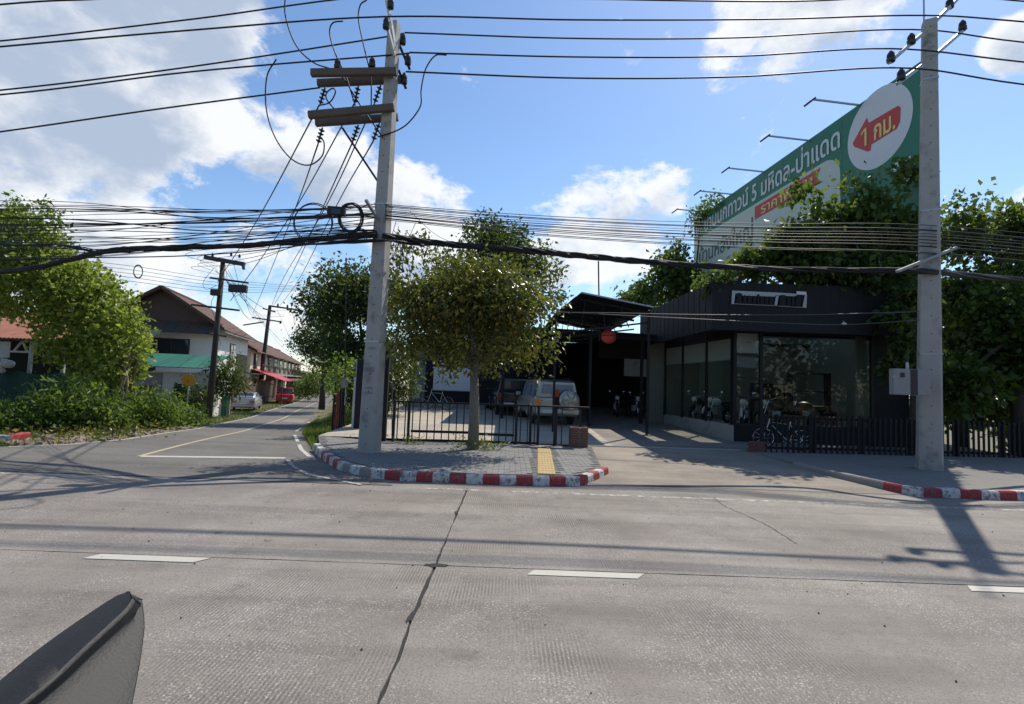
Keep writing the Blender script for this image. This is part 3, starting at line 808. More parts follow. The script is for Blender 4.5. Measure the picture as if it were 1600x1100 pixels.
hvw([(640, 82), (900, 89), (1150, 88), (1392, 76), (1600, 97), (2000, 140)], -.3, 'fourth power line reaching the outer right crossarm')
hvw([(-900, 200), (-420, 176), (0, 148), (300, 112), (610, 86), (637, 83)], -.1, 'left power line lying close below its neighbour')
hvw([(634, 112), (900, 122), (1150, 120), (1408, 106), (1600, 132), (2000, 180)], -.9, 'lowest power line on the right of the left concrete pole')
hvw([(-900, 280), (-420, 262), (0, 206), (250, 170), (500, 137)], .1, 'lowest left power line running to the brown crossarm')
# jumper cables around the left pole
for pts, lab in (
    ([(432, 92), (417, 120), (416, 170), (430, 215), (455, 248), (482, 258), (503, 244), (506, 222), (498, 214)], 'large looping jumper cable left of the brown crossarms'),
    ([(446, -10), (446, 25), (462, 70), (490, 98), (530, 115), (560, 160), (598, 215)], 'jumper cable dropping from the top edge to the upper crossarm'),
    ([(536, 33), (520, 36), (515, 52), (524, 84), (540, 118), (555, 165)], 'hooked jumper cable left of the pole top'),
    ([(573, 0), (563, 8), (560, 30), (568, 70), (579, 120), (580, 165)], 'jumper cable falling from the top line to the crossarm pin'),
    ([(698, 86), (680, 87), (665, 108), (658, 140), (657, 165), (640, 190), (620, 204), (590, 214)], 'curved jumper cable on the right of left pole'),
    ([(498, 165), (515, 160), (524, 145), (520, 138), (510, 146), (512, 158), (530, 178)], 'short curled jumper cable between the crossarms'),
):
    wire([P(x, y, DL - .15) for x, y in pts], .017, lab, 'jumper_cable', 'cable')
# lines going down the side street
OP1 = G(331, 652); O1 = 29.0
OP2 = V(-23.6, 55.0, S(55))
for pts, lab in (
    ([P(499, 164, DL + .15), P(400, 347, 20), P(340, 440, O1)], 'line descending from upper left insulator to old pole'),
    ([P(497, 225, DL + .15), P(461, 327, 20), P(416, 440, 38), P(395, 490, 54)], 'line descending from lower left insulator to far pole'),
    ([P(553, 163, DL + .15), P(465, 320, 20), P(405, 408, 25), P(360, 470, O1)], 'line descending from upper middle insulator to old pole'),
    ([P(551, 222, DL + .15), P(484, 369, 24), P(450, 440, 40), P(426, 480, 55)], 'line descending from lower middle insulator to far pole'),
    ([P(583, 221, DL + .15), P(526, 321, 20), P(465, 440, 38), P(434, 482, 55)], 'line descending from lower right insulator to far pole'),
    ([P(585, 162, DL + .15), P(505, 330, 20), P(440, 440, 38), P(420, 490, 55)], 'line descending from upper right insulator to far pole'),
):
    wire(pts, .019, lab)
# telephone cables, thin, left of the corner pole
rw = random.Random(21)
GT = 'thin telephone cables strung left of the corner pole'
for i in range(30):
    y0 = 318 + 88 * (i / 29) ** 1.1 + rw.uniform(-6, 6); y1 = rw.choice([320, 326, 331, 336, 342, 350, 362, 370]) + rw.uniform(-4, 4)
    my = (y0 + y1) / 2 + rw.uniform(-2, 14) * .8; dd = DL + rw.uniform(-.9, .2)
    wire([P(-500, y0 + rw.uniform(-10, 20), 13.5), P(60, y0, 13.2), P(330, my, 13), P(586, y1, dd)], rw.choice([.008, .009, .011, .016]), 'thin black telephone cable between the left trees and the corner pole', 'telephone_cable', 'cable', GT)
for i in range(5):
    wire([P(560 - 20 * i, 372 + i, DL - .4), P(380, 384 + i * 7, 15), P(250 + 14 * i, 404 + i * 5, 22), P(345, 415 + i * 5, O1)][0:2] + [P(300 + rw.uniform(-20, 20), 398 + i * 5, 20), P(340, 413 + i * 4, O1)], .008, 'slack telephone cable from the thick bundle to the old pole', 'telephone_cable', 'cable', 'slack cables to the old pole')
# thick sagging bundle
def bundle(keys, rads, label, ns=5, spread=.03, seed=1):
    rr = random.Random(seed); root = thing('cable_bundle', label, 'cable bundle', keys[0])
    for s in range(ns):
        ph = rr.uniform(0, 6.28); pts = interp_path([V(*q) for q in keys], 10); out = []
        for i, p in enumerate(pts):
            a = ph + i * .35; e = spread * rr.uniform(.7, 1.2)
            out.append(p + V(0, math.cos(a) * e, math.sin(a) * e))
        MB().tube(out, rads[s % len(rads)], 6).build('cable', 'wire', root, smooth=True)
bundle([P(-300, 440, 17), P(0, 424, 14.4), P(100, 408, 13.8), P(175, 391, 13.4), P(280, 387, 13.2), P(390, 383, 13), P(480, 374, 12.8), P(588, 366, DL - .25)], [.035, .028, .022], 'thick black cable bundle left of the corner pole', 8, .045, 2)
bundle([P(-300, 372, 17), P(0, 380, 14.4), P(100, 386, 13.8), P(180, 392, 13.4), P(300, 388, 13.2)], [.02, .012], 'frayed cable bundle running out above the creeper', 5, .05, 3)
bundle([P(390, 383, 13), P(470, 381, 12.8), P(588, 377, DL - .3), P(660, 382, 12.4)], [.018, .014], 'lower black cable bundle passing the corner pole', 5, .03, 4)
bundle([P(598, 368, DL - .25), P(660, 377, 12.3), P(740, 385, 12.4), P(820, 391, 12.4), P(900, 399, 12.5), P(1010, 409, 12.7), P(1150, 418, 13), P(1290, 422, 13.3), P(1440, 424, DR - .3), P(1600, 437, 14), P(1900, 450, 15)], [.035, .028, .02], 'thick black cable bundle sagging between the two concrete poles', 9, .05, 5)
GR = 'thin telephone cables between the concrete poles'
for i in range(12):
    y0 = 320 + i * 2.2 + rw.uniform(-1, 1); y1 = 352 + i * 4.0 + rw.uniform(-3, 3)
    wire([P(602, y0, DL - .3), P(800, 0.72 * y0 + .28 * y1 + 6, 12.9), P(1000, .5 * y0 + .5 * y1 + 9, 13), P(1200, .25 * y0 + .75 * y1 + 6, 13.2), P(1438, y1, DR - .3), P(1700, y1 + 22, 14.4)], rw.choice([.008, .009, .012]), 'thin telephone cable spanning the two concrete poles above the bundle', 'telephone_cable', 'cable', GR)
wire([P(640, 330, DL), P(690, 372, 12.6), P(760, 392, 12.4)], .006, 'thin cable slanting into the bundle right of the corner pole', 'telephone_cable', 'cable')
wire([P(868, 488, 15.6), P(960, 489, 15.3), P(1080, 491.5, 15), P(1250, 492, 14.6), P(1435, 487, DR)], .012, 'upper grey service cable across the black shop front', 'service_cable', 'cable', m='wire_grey')
wire([P(868, 487, 15.6), P(960, 492, 15.3), P(1080, 498, 15), P(1250, 506, 14.6), P(1330, 507, 14.4), P(1438, 500, DR)], .012, 'lower grey service cable across the black shop front', 'service_cable', 'cable', m='wire_grey')
# coils, splice box
def coil(px, py, Y, rx, ry, rr_, turns, label, seed):
    q = random.Random(seed); root = thing('cable_coil', label, 'cable coil', P(px, py + ry, Y))
    for t in range(turns):
        c = (px + q.uniform(-2, 2), py + q.uniform(-1.5, 1.5)); a0 = q.uniform(0, 6)
        MB().tube([P(c[0] + rx * math.cos(a), c[1] + ry * math.sin(a), Y + q.uniform(-.02, .02)) for a in np.linspace(a0, a0 + 6.28, 26)], rr_, 6).build('turn', 'wire', root, smooth=True)
coil(490, 348, DL - .3, 30, 30, .012, 2, 'large thin cable coil hanging left of the splice box', 1)
coil(548, 340, DL - .5, 18, 22, .014, 5, 'thick black cable coil hanging right of the splice box', 2)
coil(564, 367, DL - .5, 9, 10, .010, 2, 'small cable coil on the bundle beside the corner pole', 3)
coil(217, 425, 16, 7, 10, .012, 2, 'small horseshoe cable loop hanging above the creeper', 4)
sb = thing('splice_box', 'small black and blue cable splice box hung beside the coils', 'splice box', P(526, 337, DL - .5))
MB().box(P(526, 330, DL - .5), (.40, .14, .19), .1).build('case', 'rubber', sb, bevel=.01)
MB().box(P(525, 330, DL - .585), (.2, .012, .12), .1).build('label_plate', 'box_blue', sb)
# ---------------------------------------------------------------- corner fence and gate furniture
def fence_run(root, pts, zb, zt, step, bar=.028, rail=.05, m='black_steel', low=None):
    """upright bars between two rails; every bar a part."""
    for a, c in zip(pts[:-1], pts[1:]):
        a, c = V(*a), V(*c); L = np.linalg.norm((c - a)[:2]); n = max(1, int(round(L / step)))
        MB().beam((a[0], a[1], zt), (c[0], c[1], zt), rail, rail).build('rail', m, root)
        MB().beam((a[0], a[1], zb + .06), (c[0], c[1], zb + .06), rail * .8, rail * .8).build('rail', m, root)
        for i in range(n):
            p = a + (c - a) * (i + .5) / n
            MB().bx(p[0] - bar / 2, p[0] + bar / 2, p[1] - bar / 2, p[1] + bar / 2, zb + .02, zt - .02).build('bar', m, root)
fz = A(740, 692, SW); 
f0, f1, f2 = V(FA[0], FA[1], SW), V(FB[0], FB[1], SW), V(FC[0], FC[1], SW)
ztop = P(740, 631, FB[1])[2]
fl = thing('iron_fence', 'low black iron fence of upright bars behind the street tree', 'fence', f0)
fp = [f0 + V(.28, 0, 0), f1, f1 * .42 + f2 * .58]
fence_run(fl, fp, SW, ztop, .205)
for p in (f0 + V(.28, 0, 0), f0 + (f1 - f0) * .27, f1 * .98 + f2 * .02, f1 * .62 + f2 * .38, f1 * .42 + f2 * .58):
    MB().bx(p[0] - .035, p[0] + .035, p[1] - .035, p[1] + .035, SW - .05, ztop + .03).build('post', 'black_steel', fl)
for (xa, ya, xb, yb) in ((642, 673.5, 738, 676), (748, 678, 803, 680)):
    MB().beam(P(xa, ya, FB[1] - .05), P(xb, yb, FB[1] - .05), .05, .07).build('low_bench_rail', 'black_wood', fl)
# tall black gate post
gp = tag(MB().bx(f0[0] - .08, f0[0] + .08, f0[1] - .08, f0[1] + .08, SW - .05, P(603, 545, f0[1])[2]).build('gate_post', 'black_wood', bevel=.01), 'tall black square gate post just right of corner pole', 'post')
tag(MB().cyl((f0[0] + .22, f0[1] + .15, SW - .05), P(613, 548, f0[1] + .15), .012).build('steel_rod', 'grey_panel'), 'thin grey upright rod holding the bulb string', 'rod')
# plank counter on steel legs beside the brick pier
ct = thing('counter', 'black plank counter on steel legs beside the brick pier', 'counter', (P(870, 690, FC[1])[0], FC[1], SW))
c0, c1 = P(829, 634, FC[1]), P(921, 637, FC[1])
MB().beam(c0, c1, .30, .045).build('plank', 'black_wood', ct, bevel=.006)
for x, wd in ((828, .07), (867, .10), (877, .025)):
    q = P(x, 690, FC[1]); MB().bx(q[0] - wd / 2, q[0] + wd / 2, FC[1] - .04, FC[1] + .04, SW - .03, c0[2] - .02).build('leg', 'black_steel', ct)
q = P(906, 690, FC[1]); MB().bx(q[0] - .03, q[0] + .03, FC[1] - .03, FC[1] + .03, P(906, 668, FC[1])[2] + .012, c1[2] - .02).build('leg', 'black_steel', ct)
# brick pier
bp0 = A(905, 699, SW); wpi = 27 * bp0[1] / 800; hpi = P(905, 668, bp0[1])[2] - SW
pier = thing('brick_pier', 'short square red brick pier at the driveway edge', 'brick pier', (bp0[0], bp0[1] + wpi / 2, SW))
MB().box((bp0[0], bp0[1] + wpi / 2, SW + hpi / 2 - .03), (wpi - .03, wpi - .03, hpi)).build('mortar_core', 'mortar', pier)
nrow = 8; rh = hpi / nrow
for r in range(nrow):
    for side in range(4):
        for k in range(2):
            L = wpi / 2; off = (-.5 + k) * L + (L * .25 if r % 2 else -L * .25) * 0
            c = V(bp0[0], bp0[1] + wpi / 2, SW + (r + .5) * rh); ang = side * math.pi / 2
            d = V(math.cos(ang), math.sin(ang), 0); t = V(-d[1], d[0], 0)
            sh_ = (.06 if r % 2 else -.06)
            MB().box(c + d * (wpi / 2 - .035 + R_.uniform(-.004, .004)) + t * (off + L * 0 + sh_ * (0.3)), (.07, L - .035, rh - .018), ang).build('brick', 'brick_red', pier)
# gate pillar, black front and white side
gq = A(558, 672, SW); gY = gq[1]
pil = thing('gate_pillar', 'black gate pillar with white painted side behind corner pole', 'pillar', (gq[0], gY, SW))
zt_ = P(558, 561, gY)[2]
xa, xb = P(552, 672, gY)[0], P(572, 672, gY)[0]
MB().bx(xa, xb + .05, gY, gY + .7, SW - .35, zt_).build('shaft', 'black_paint', pil, bevel=.01)
MB().bx(xa - .03, xa - .004, gY + .02, gY + .68, SW - .35, zt_ - .004).build('side_face', 'white_old', pil)
MB().bx(xa - .08, xa + .02 - .025, gY + .01, gY + .3, SW - .35, zt_ - .6).build('plaster_strip', 'white_old', pil)
mq = P(538, 598, gY + .2)
mbx = thing('electric_meter', 'small pale electric meter box on the black gate pillar', 'meter box', mq - V(0, 0, .18))
MB().box(mq, (.20, .16, .34)).build('case', 'meter_box', mbx, bevel=.02)
MB().cyl(mq + V(.06, 0, -.17), mq + V(.06, 0, -.75), .018).build('conduit', 'galv', mbx)
rp_ = A(527, 668, .0)
rust = thing('rusty_gate', 'rusty red and black gate post stub beside the verge', 'gate', (rp_[0], gY + .3, -.1))
for k in range(6):
    x = P(521 + k * 3.4, 640, gY + .3)[0]
    MB().bx(x - .03, x + .03, gY + .28, gY + .32, -.2, P(525, 612 - (k % 2) * 3, gY + .3)[2]).build('board', 'rusty' if k in (1, 2) else 'black_wood', rust)
tag(MB().cyl((P(541, 640, 17.5)[0], 17.5, -.2), P(541, 404, 17.5), .022, .018).build('antenna_mast', 'black_steel'), 'thin dark steel mast rising in front of roadside trees', 'mast')

# ---------------------------------------------------------------- back yard: black shed wall with white board
YB = 27.5
shed = thing('black_shed', 'long low black painted shed behind the yard', 'shed', (-1, YB, yz(YB)))
zs = yz(YB) - .1
x_l, x_r = P(664, 600, YB)[0], P(1012, 600, YB)[0]
MB().bx(x_l, P(865, 600, YB)[0], YB, YB + .2, zs, 4.3).build('wall', 'black_paint', shed)
MB().bx(P(640, 600, YB)[0], x_l, YB - .05, YB + .15, zs, 4.1).build('grey_wall', 'grey_panel', shed)
MB().bx(P(640, 600, YB)[0], P(760, 600, YB)[0], YB - 1.0, YB - .06, zs, zs + .32).build('plinth', 'plaster_grey', shed)
MB().bx(x_l - 1, x_r + .5, YB + 4.0, YB + 4.2, zs, 4.6).build('rear_wall', 'black_paint', shed)
MB().bx(x_r + .2, x_r + .4, YB - 3, YB + 4.0, zs, 4.5).build('side_wall', 'black_paint', shed)
b = MB(); b.prism([(P(770, 600, 22)[0], 22.0, 4.35), (x_r + .4, 22.0, 4.15), (x_r + .4, YB + 4.4, 4.55), (P(770, 600, 22)[0], YB + 4.4, 4.75)], (0, 0, .06)); b.build('roof', 'black_steel', shed)
for x, y in ((786, 22.3), (921, 22.3), (1002, 22.3)):
    q = P(x, 600, y); MB().bx(q[0] - .06, q[0] + .06, y - .06, y + .06, zs - .2, 4.3).build('post', 'black_wood', shed)
MB().beam((P(770, 600, 22)[0], 22.2, 4.2), (x_r + .3, 22.2, 4.05), .12, .2).build('beam', 'black_wood', shed)
wbd = thing('white_board', 'large blank white board on the black shed wall', 'board', P(708, 612, YB - .1))
pA, pB = P(678, 573, YB - .05), P(742, 612, YB - .05)
MB().bx(pA[0], pB[0], YB - .06, YB - .02, pB[2], pA[2]).build('panel', 'white_board', wbd)
for zz in (pA[2], pB[2]): MB().bx(pA[0] - .02, pB[0] + .02, YB - .075, YB - .061, zz - .02, zz + .02).build('edge_trim', 'grey_panel', wbd)
lb0, lb1 = P(648, 622, YB - .4), P(656, 601, YB - .1)
tag(MB().beam(lb0, lb1, .33, .04, up=(0, 1, 0)).build('leaning_plank', 'white_old'), 'pale plank leaning on the grey wall by the white board', 'plank')
# string of bulbs
sbr = thing('bulb_string', 'string of clear bulbs hung under the street tree', 'string lights', P(613, 556, 16.2))
pts = [P(x, y, 16.2) for x, y in ((613, 555), (628, 559), (642, 561), (655, 562), (670, 561), (690, 558))]
MB().tube(interp_path(pts, 5), .012, 5).build('cord', 'wire_grey', sbr)
for x, y in ((624, 565), (638, 567), (653, 568), (664, 568), (678, 567), (689, 565)):
    q = P(x, y, 16.2); bb = MB().ball(q, .035, 10, 7, (1, 1, 1.3)).build('bulb', 'bulb', sbr, smooth=True)
    MB().cyl(q + V(0, 0, .035), q + V(0, 0, .10), .016).build('socket', 'rubber', bb)

# ---------------------------------------------------------------- metal canopy and lantern
can = thing('metal_canopy', 'dark sheet metal canopy with a bright edge beside the shop', 'canopy', P(960, 640, 19.5))
cA, cB = P(908, 458, 18.0), P(1021, 481, 18.0)
back = V(-.3, 7.5, -.15); left = P(866, 492, 18.0)
cA2, cB2 = cA + back, cB + back
L2 = left + back
nst = 10
for i in range(nst):
    t0, t1 = i / nst, (i + 1) / nst + .004
    a, c = cA + (cB - cA) * t0, cA + (cB - cA) * t1
    zo = V(0, 0, .012 * (i % 2)); MB().prism([a + zo, c + zo, c + back + zo, a + back + zo], (0, 0, .03)).build('roof_sheet', 'black_steel', can)
for i in range(5):
    t0, t1 = i / 5, (i + 1) / 5 + .004
    a, c = left + (cA - left) * t0, left + (cA - left) * t1
    zo = V(0, 0, .012 * (i % 2)); MB().prism([a + zo, c + zo, c + back + zo, a + back + zo], (0, 0, .03)).build('roof_sheet', 'black_steel', can)
MB().beam(cA + V(0, -.03, .02), cB + V(0, -.03, .02), .04, .05).build('edge_flashing', 'galv', can)
for k in range(4):
    t = (k + .3) / 4; a = left + back * t - V(0, 0, .1); c = cB + back * t - V(0, 0, .1); m_ = cA + back * t - V(0, 0, .1)
    MB().beam(a, m_, .05, .08).build('rafter', 'black_steel', can); MB().beam(m_, c, .05, .08).build('rafter', 'black_steel', can)
    MB().beam(a - V(0, 0, .5), c - V(0, 0, .35), .05, .06).build('tie_beam', 'black_steel', can)
    for s_ in (.3, .55, .8):
        e = a + (c - a) * s_; MB().beam(e - V(0, 0, .48), m_ + (c - m_) * max(0, s_ - .2), .03, .03).build('web', 'black_steel', can)
for q, z in ((P(866, 600, 18.2), left[2]), (P(922, 600, 20.5), 4.4), (P(1012, 600, 18.4), cB[2])):
    MB().bx(q[0] - .04, q[0] + .04, q[1] - .04, q[1] + .04, yz(q[1]) - .05, z - .05).build('post', 'black_steel', can)
tag(MB().cyl((P(935, 600, 21)[0], 21, 3.8), P(935, 408, 21), .03).build('vent_pipe', 'bike_dark'), 'slim dark pipe standing up through the metal canopy', 'pipe')
ln = thing('lantern', 'red cloth lantern hanging below the metal canopy', 'lantern', P(951, 536, 19.2))
lc = P(951, 525, 19.2)
MB().lathe(lc - V(0, 0, .28), (0, 0, 1), [(0, .06), (.06, .2), (.18, .28), (.34, .28), (.46, .2), (.5, .08)], 14).build('shade', 'lantern_red', ln, smooth=True)
MB().cyl(lc + V(0, 0, .22), lc + V(0, 0, .95), .01).build('cord', 'wire', ln)
MB().torus(lc - V(0, 0, .0), (0, 0, 1), .285, .012).build('hoop', 'black_steel', ln)

# ---------------------------------------------------------------- black shop
YF = 17.4; YO = 16.5
shop = thing('shop', 'black shop with big dark windows and sloping parapet', 'shop', (10, YF, SW))
xF0, xF1, xF2 = P(1147, 600, YF)[0], P(1190, 600, YF)[0], P(1366, 600, YF)[0]
xR = xF2 + 1.2
z_b, z_t = P(1200, 517, YF)[2], P(1200, 443, YO)[2]
zfl = .75
C1 = V(P(1038, 600, 23)[0], 23.0, 0)      # far end of the left glass side
YK = 23.2
# parapet fascia: front of vertical boards, then the left side running back
xP = P(1113, 440, YO)[0]
nb = 26
for i in range(nb):
    xa_, xb_ = xP + (xR + .1 - xP) * i / nb, xP + (xR + .1 - xP) * (i + 1) / nb - .004
    MB().bx(xa_, xb_, YO, YO + .08, P(1150, 516, YO)[2], z_t).build('fascia_board', 'black_paint', shop)
MB().bx(xP + .02, xR + .1, YO + .081, YO + .16, P(1150, 516, YO)[2] + .01, z_t - .01).build('fascia_backing', 'black_wood', shop)
pS0 = V(xP, YO + .02, 0); pS1 = V(P(1000, 490, 24.4)[0], 24.4, 0)
ns = 16; zb0 = P(1150, 516, YO)[2]
for i in range(ns):
    a, c = pS0 + (pS1 - pS0) * (i / ns), pS0 + (pS1 - pS0) * ((i + 1) / ns - .006)
    MB().prism([(a[0], a[1], zb0), (c[0], c[1], zb0), (c[0], c[1], z_t), (a[0], a[1], z_t)], (.08, .0, 0)).build('fascia_board', 'black_paint', shop)
MB().bx(xP + .1, xR + .05, YO + .17, 19.2, z_b + .02, z_b + .12).build('soffit', 'black_wood', shop)
MB().bx(xP + .1, xR + .05, 22.9, YK, z_b + .02, z_b + .12).build('soffit', 'black_wood', shop)
MB().bx(xP + .2, xR + .05, YO + .3, 19.4, z_t - .5, z_t - .42).build('roof', 'black_steel', shop)
MB().bx(xP + .2, xR + .05, 22.9, YK + .5, z_t - .5, z_t - .42).build('roof', 'black_steel', shop)
MB().bx(xP + .2, xR + .05, 19.41, 22.89, z_t - .48, z_t - .46).build('added_skylight', 'shop_glass', shop)  # invented glazed roof opening, added so sun reaches the dark interior
# masonry base
MB().prism([(xF0, YF, SW - .1), (xR, YF, SW - .1), (xR, YF + .2, SW - .1), (xF0 + .1, YF + .2, SW - .1)], (0, 0, zfl - SW + .1)).build('base_wall', 'black_paint', shop)  # front base in black, partly standing for the shade behind the fence
MB().prism([(xF0, YF + .002, SW - .1), (xF0 + .15, YF + .205, SW - .1), (C1[0] + .15, C1[1], .1), (C1[0], C1[1], .1)], (0, 0, zfl - SW + .1)).build('base_wall', 'plaster_grey', shop)
# back, right and inner walls
MB().bx(C1[0] - .6, xR, YK, YK + .15, .2, z_t - .52).build('rear_wall', 'interior', shop)
MB().bx(xF2 + .02, xR, YF + .02, YF + .15, zfl - .1, z_b + .015).build('front_wall', 'black_paint', shop)
MB().bx(xF2 - .35, xF2, YF + .35, YF + .45, zfl - .15, z_b).build('inner_pilaster', 'pale_green', shop)
MB().bx(xR - .15, xR, YF + .16, YK - .01, .2, z_t - .52).build('right_wall', 'interior', shop)
MB().prism([(xF0 + .2, YF + .22, .0), (xR - .16, YF + .22, .0), (xR - .16, YK - .01, .0), (C1[0] + .2, YK - .01, .0)], (0, 0, zfl - .12)).build('floor', 'plaster_grey', shop)
# mullions, rails and panes
def mull(p0, p1, w=.09, m='black_steel', n='mullion'): MB().beam(p0, p1, w, w).build(n, m, shop)
for x in (xF0 + .04, xF1, xF2 - .04): mull((x, YF + .06, zfl), (x, YF + .06, z_b + .02), .10)
mull((xF0, YF + .06, zfl + .04), (xF2, YF + .06, zfl + .04), .08, n='sill_rail')
mull((xF0, YF + .06, z_b - .03), (xF2, YF + .06, z_b - .03), .09, n='head_rail')
def pane(p0, p1, za, zb_):
    MB().prism([(p0[0], p0[1], za), (p1[0], p1[1], za), (p1[0], p1[1], zb_), (p0[0], p0[1], zb_)], (.0, .012, 0)).build('pane', 'shop_glass', shop)
pane((xF1 + .05, YF + .055), (xF2 - .09, YF + .055), zfl + .08, z_b - .08)
zsh = [P(1170, 621, YF)[2], P(1170, 590, YF)[2], P(1170, 554, YF)[2]]
for z in zsh: mull((xF0, YF + .06, z), (xF1, YF + .06, z), .06, n='transom')
zz = [zfl + .08] + zsh + [z_b - .08]
for za, zb_ in zip(zz[:-1], zz[1:]): pane((xF0 + .09, YF + .055), (xF1 - .05, YF + .055), za + .03, zb_ - .03)
MB().bx(xF0 + .1, xF1 - .06, YF + .14, YF + .17, zsh[2] + .06, z_b - .1).build('blind', 'white_old', shop)
MB().bx(xF0 + .1, xF1 - .06, YF + .14, YF + .17, zsh[1] + .35, zsh[2] - .06).build('blind', 'grey_panel', shop)
sA, sB = V(xF0 + .03, YF + .1, 0), C1
for t in (0.02, .33, .68, .985):
    q = sA + (sB - sA) * t; mull((q[0], q[1], zfl), (q[0], q[1], z_b + .02), .09)
zval0, zval1 = P(1090, 566, 20)[2], P(1090, 537, 20)[2]
for t0, t1 in ((.02, .33), (.33, .68), (.68, .985)):
    a, c = sA + (sB - sA) * (t0 + .012), sA + (sB - sA) * (t1 - .012)
    pane(a, c, zfl + .05, zval0 - .04)
a, c = sA + (sB - sA) * .03, sA + (sB - sA) * .98
MB().prism([(a[0] + .02, a[1], zval0), (c[0] + .02, c[1], zval0), (c[0] + .02, c[1], zval1), (a[0] + .02, a[1], zval1)], (.05, 0, 0)).build('valance', 'pale_green', shop)
MB().beam((a[0], a[1], zval1 + .04), (c[0], c[1], zval1 + .04), .08, .08).build('head_rail', 'black_steel', shop)
MB().prism([(a[0], a[1], zval1 + .082), (c[0], c[1], zval1 + .082), (c[0], c[1], z_t - .52), (a[0], a[1], z_t - .52)], (.1, 0, 0)).build('upper_wall', 'black_paint', shop)
MB().bx(xF0 + .1, xR - .16, YF + .02, YF + .12, z_b + .13, z_t - .52).build('upper_wall', 'black_paint', shop)
MB().bx(C1[0] + 1.6, C1[0] + 2.7, YK - .08, YK - .02, zfl + .3, z_b - .6).build('inner_panel', 'pale_green', shop)  # pale panel on the rear wall, put in to brighten the interior
# white ribbed pillar and low brick step
pc = P(1028, 600, 23.4)
MB().bx(pc[0] - .2, pc[0] + .2, 23.3, 23.7, .1, P(1028, 560, 23.4)[2]).build('pillar', 'plaster_white', shop)
zz_ = np.arange(.25, P(1028, 560, 23.4)[2], .085)
for z in zz_: MB().bx(pc[0] - .205, pc[0] + .205, 23.285, 23.30, z, z + .065).build('rib', 'plaster_white', shop)
MB().bx(P(975, 600, 24)[0], P(1018, 600, 24)[0], 24.0, 24.08, P(990, 588, 24)[2], P(990, 561, 24)[2]).build('pale_panel', 'plaster_grey', shop)
MB().bx(pc[0] - 2.6, pc[0], 24.1, 24.2, P(990, 561, 24)[2], z_b + .3).build('lintel', 'black_wood', shop)
# the sign: pale frame with black gothic letter shapes
sg = thing('shop_sign', 'small sign of black letters on a pale strip on the parapet', 'sign', P(1202, 481, YO - .05))
def sq(px, py, d=0): q = P(px, py, YO - .05 - d); return q
def poly_part(name, pts, m, th=.02, d=0):
    MB().prism([sq(x, y, d) for x, y in pts], (0, th, 0)).build(name, m, sg)
poly_part('frame_strip', [(1144, 454), (1213, 457), (1246, 459), (1246, 463), (1213, 462), (1144, 458)][::-1], 'white_old')
poly_part('frame_strip', [(1144, 458), (1149, 458), (1147, 475), (1143, 475)][::-1], 'white_old')
poly_part('frame_strip', [(1213, 461), (1217, 461), (1214, 478), (1210, 478)][::-1], 'white_old')
poly_part('frame_strip', [(1258, 460), (1261, 460), (1260, 481), (1254, 481)][::-1], 'white_old')
poly_part('frame_strip', [(1148, 474), (1212, 477), (1212, 478.2), (1148, 475.2)][::-1], 'plaster_grey')
poly_part('frame_strip', [(1216, 477.4), (1256, 480), (1256, 481), (1216, 478.6)][::-1], 'plaster_grey')
poly_part('tag_plate', [(1245, 455), (1260, 456), (1260, 461), (1245, 460)][::-1], 'white_board', .02, .02)
poly_part('backing', [(1150, 457.5), (1211, 460.5), (1211, 463.5), (1150, 461.5)][::-1], 'white_old', .012, -.004)
for k, (xa_, xb_, yt) in enumerate(((1150, 1160, 457.5), (1161, 1167, 461), (1168, 1175, 461.5), (1176, 1182, 462), (1183, 1187, 459.5), (1188, 1194, 462.5), (1195, 1201, 463), (1202, 1209, 463), (1218, 1229, 460.5), (1230, 1236, 464), (1237, 1242, 463), (1243, 1251, 461))):
    y0 = 474.5 + (xa_ - 1150) * .045; w = xb_ - xa_
    poly_part('letter', [(xa_, yt + 1.2), (xa_ + w * .45, yt), (xb_, yt + 1.5), (xb_ - w * .12, y0 - 5), (xb_, y0 - 1.5), (xa_ + w * .5, y0), (xa_, y0 - 1.8), (xa_ + w * .15, (yt + y0) / 2)][::-1], 'black_paint', .02, .014)
# soffit lamp
lm = thing('soffit_lamp', 'small white lamp under the shop parapet edge', 'lamp', P(1319, 508, YO + .1))
MB().ball(P(1319, 506, YO - .03), .07, 10, 6, (1.3, 1, .7)).build('globe', 'bulb', lm, smooth=True)
MB().cyl(P(1319, 506, YO - .03) + V(0, 0, .03), P(1319, 506, YO - .03) + V(0, .06, .12), .02).build('bracket', 'galv', lm)
# interior furniture seen through the glass
def shelf(label, x0, x1, y, z0, z1, m='dark_wood'):
    t = thing('display_shelf', label, 'shelf', (x0, y, z0))
    for z in np.linspace(z0, z1, 4): MB().bx(x0, x1, y, y + .35, z, z + .04).build('board', m, t)
    for x in (x0, x1): MB().bx(x - .03, x + .03, y, y + .35, z0 - .02, z1 + .05).build('upright', m, t)
    return t
shelf('dark display shelf inside the shop near its right window edge', xF2 - 1.9, xF2 - .5, YF + 1.6, zfl - .1, zfl + 1.9, 'black_wood')
cab = thing('cabinet', 'black cabinet inside the shop behind the big window', 'cabinet', (xF1 + 1.5, YF + 2.4, zfl - .1))
MB().bx(xF1 + .9, xF1 + 2.0, YF + 2.2, YF + 2.8, zfl - .1, zfl + 1.5).build('carcass', 'black_wood', cab)
for k in range(2): MB().bx(xF1 + .93 + k * .53, xF1 + 1.43 + k * .53, YF + 2.17, YF + 2.199, zfl, zfl + 1.45).build('door', 'interior_dark', cab)
ctr = thing('bench', 'long brown bench inside the shop by the window', 'bench', (xF1 + 2.0, YF + 1.0, zfl - .1))
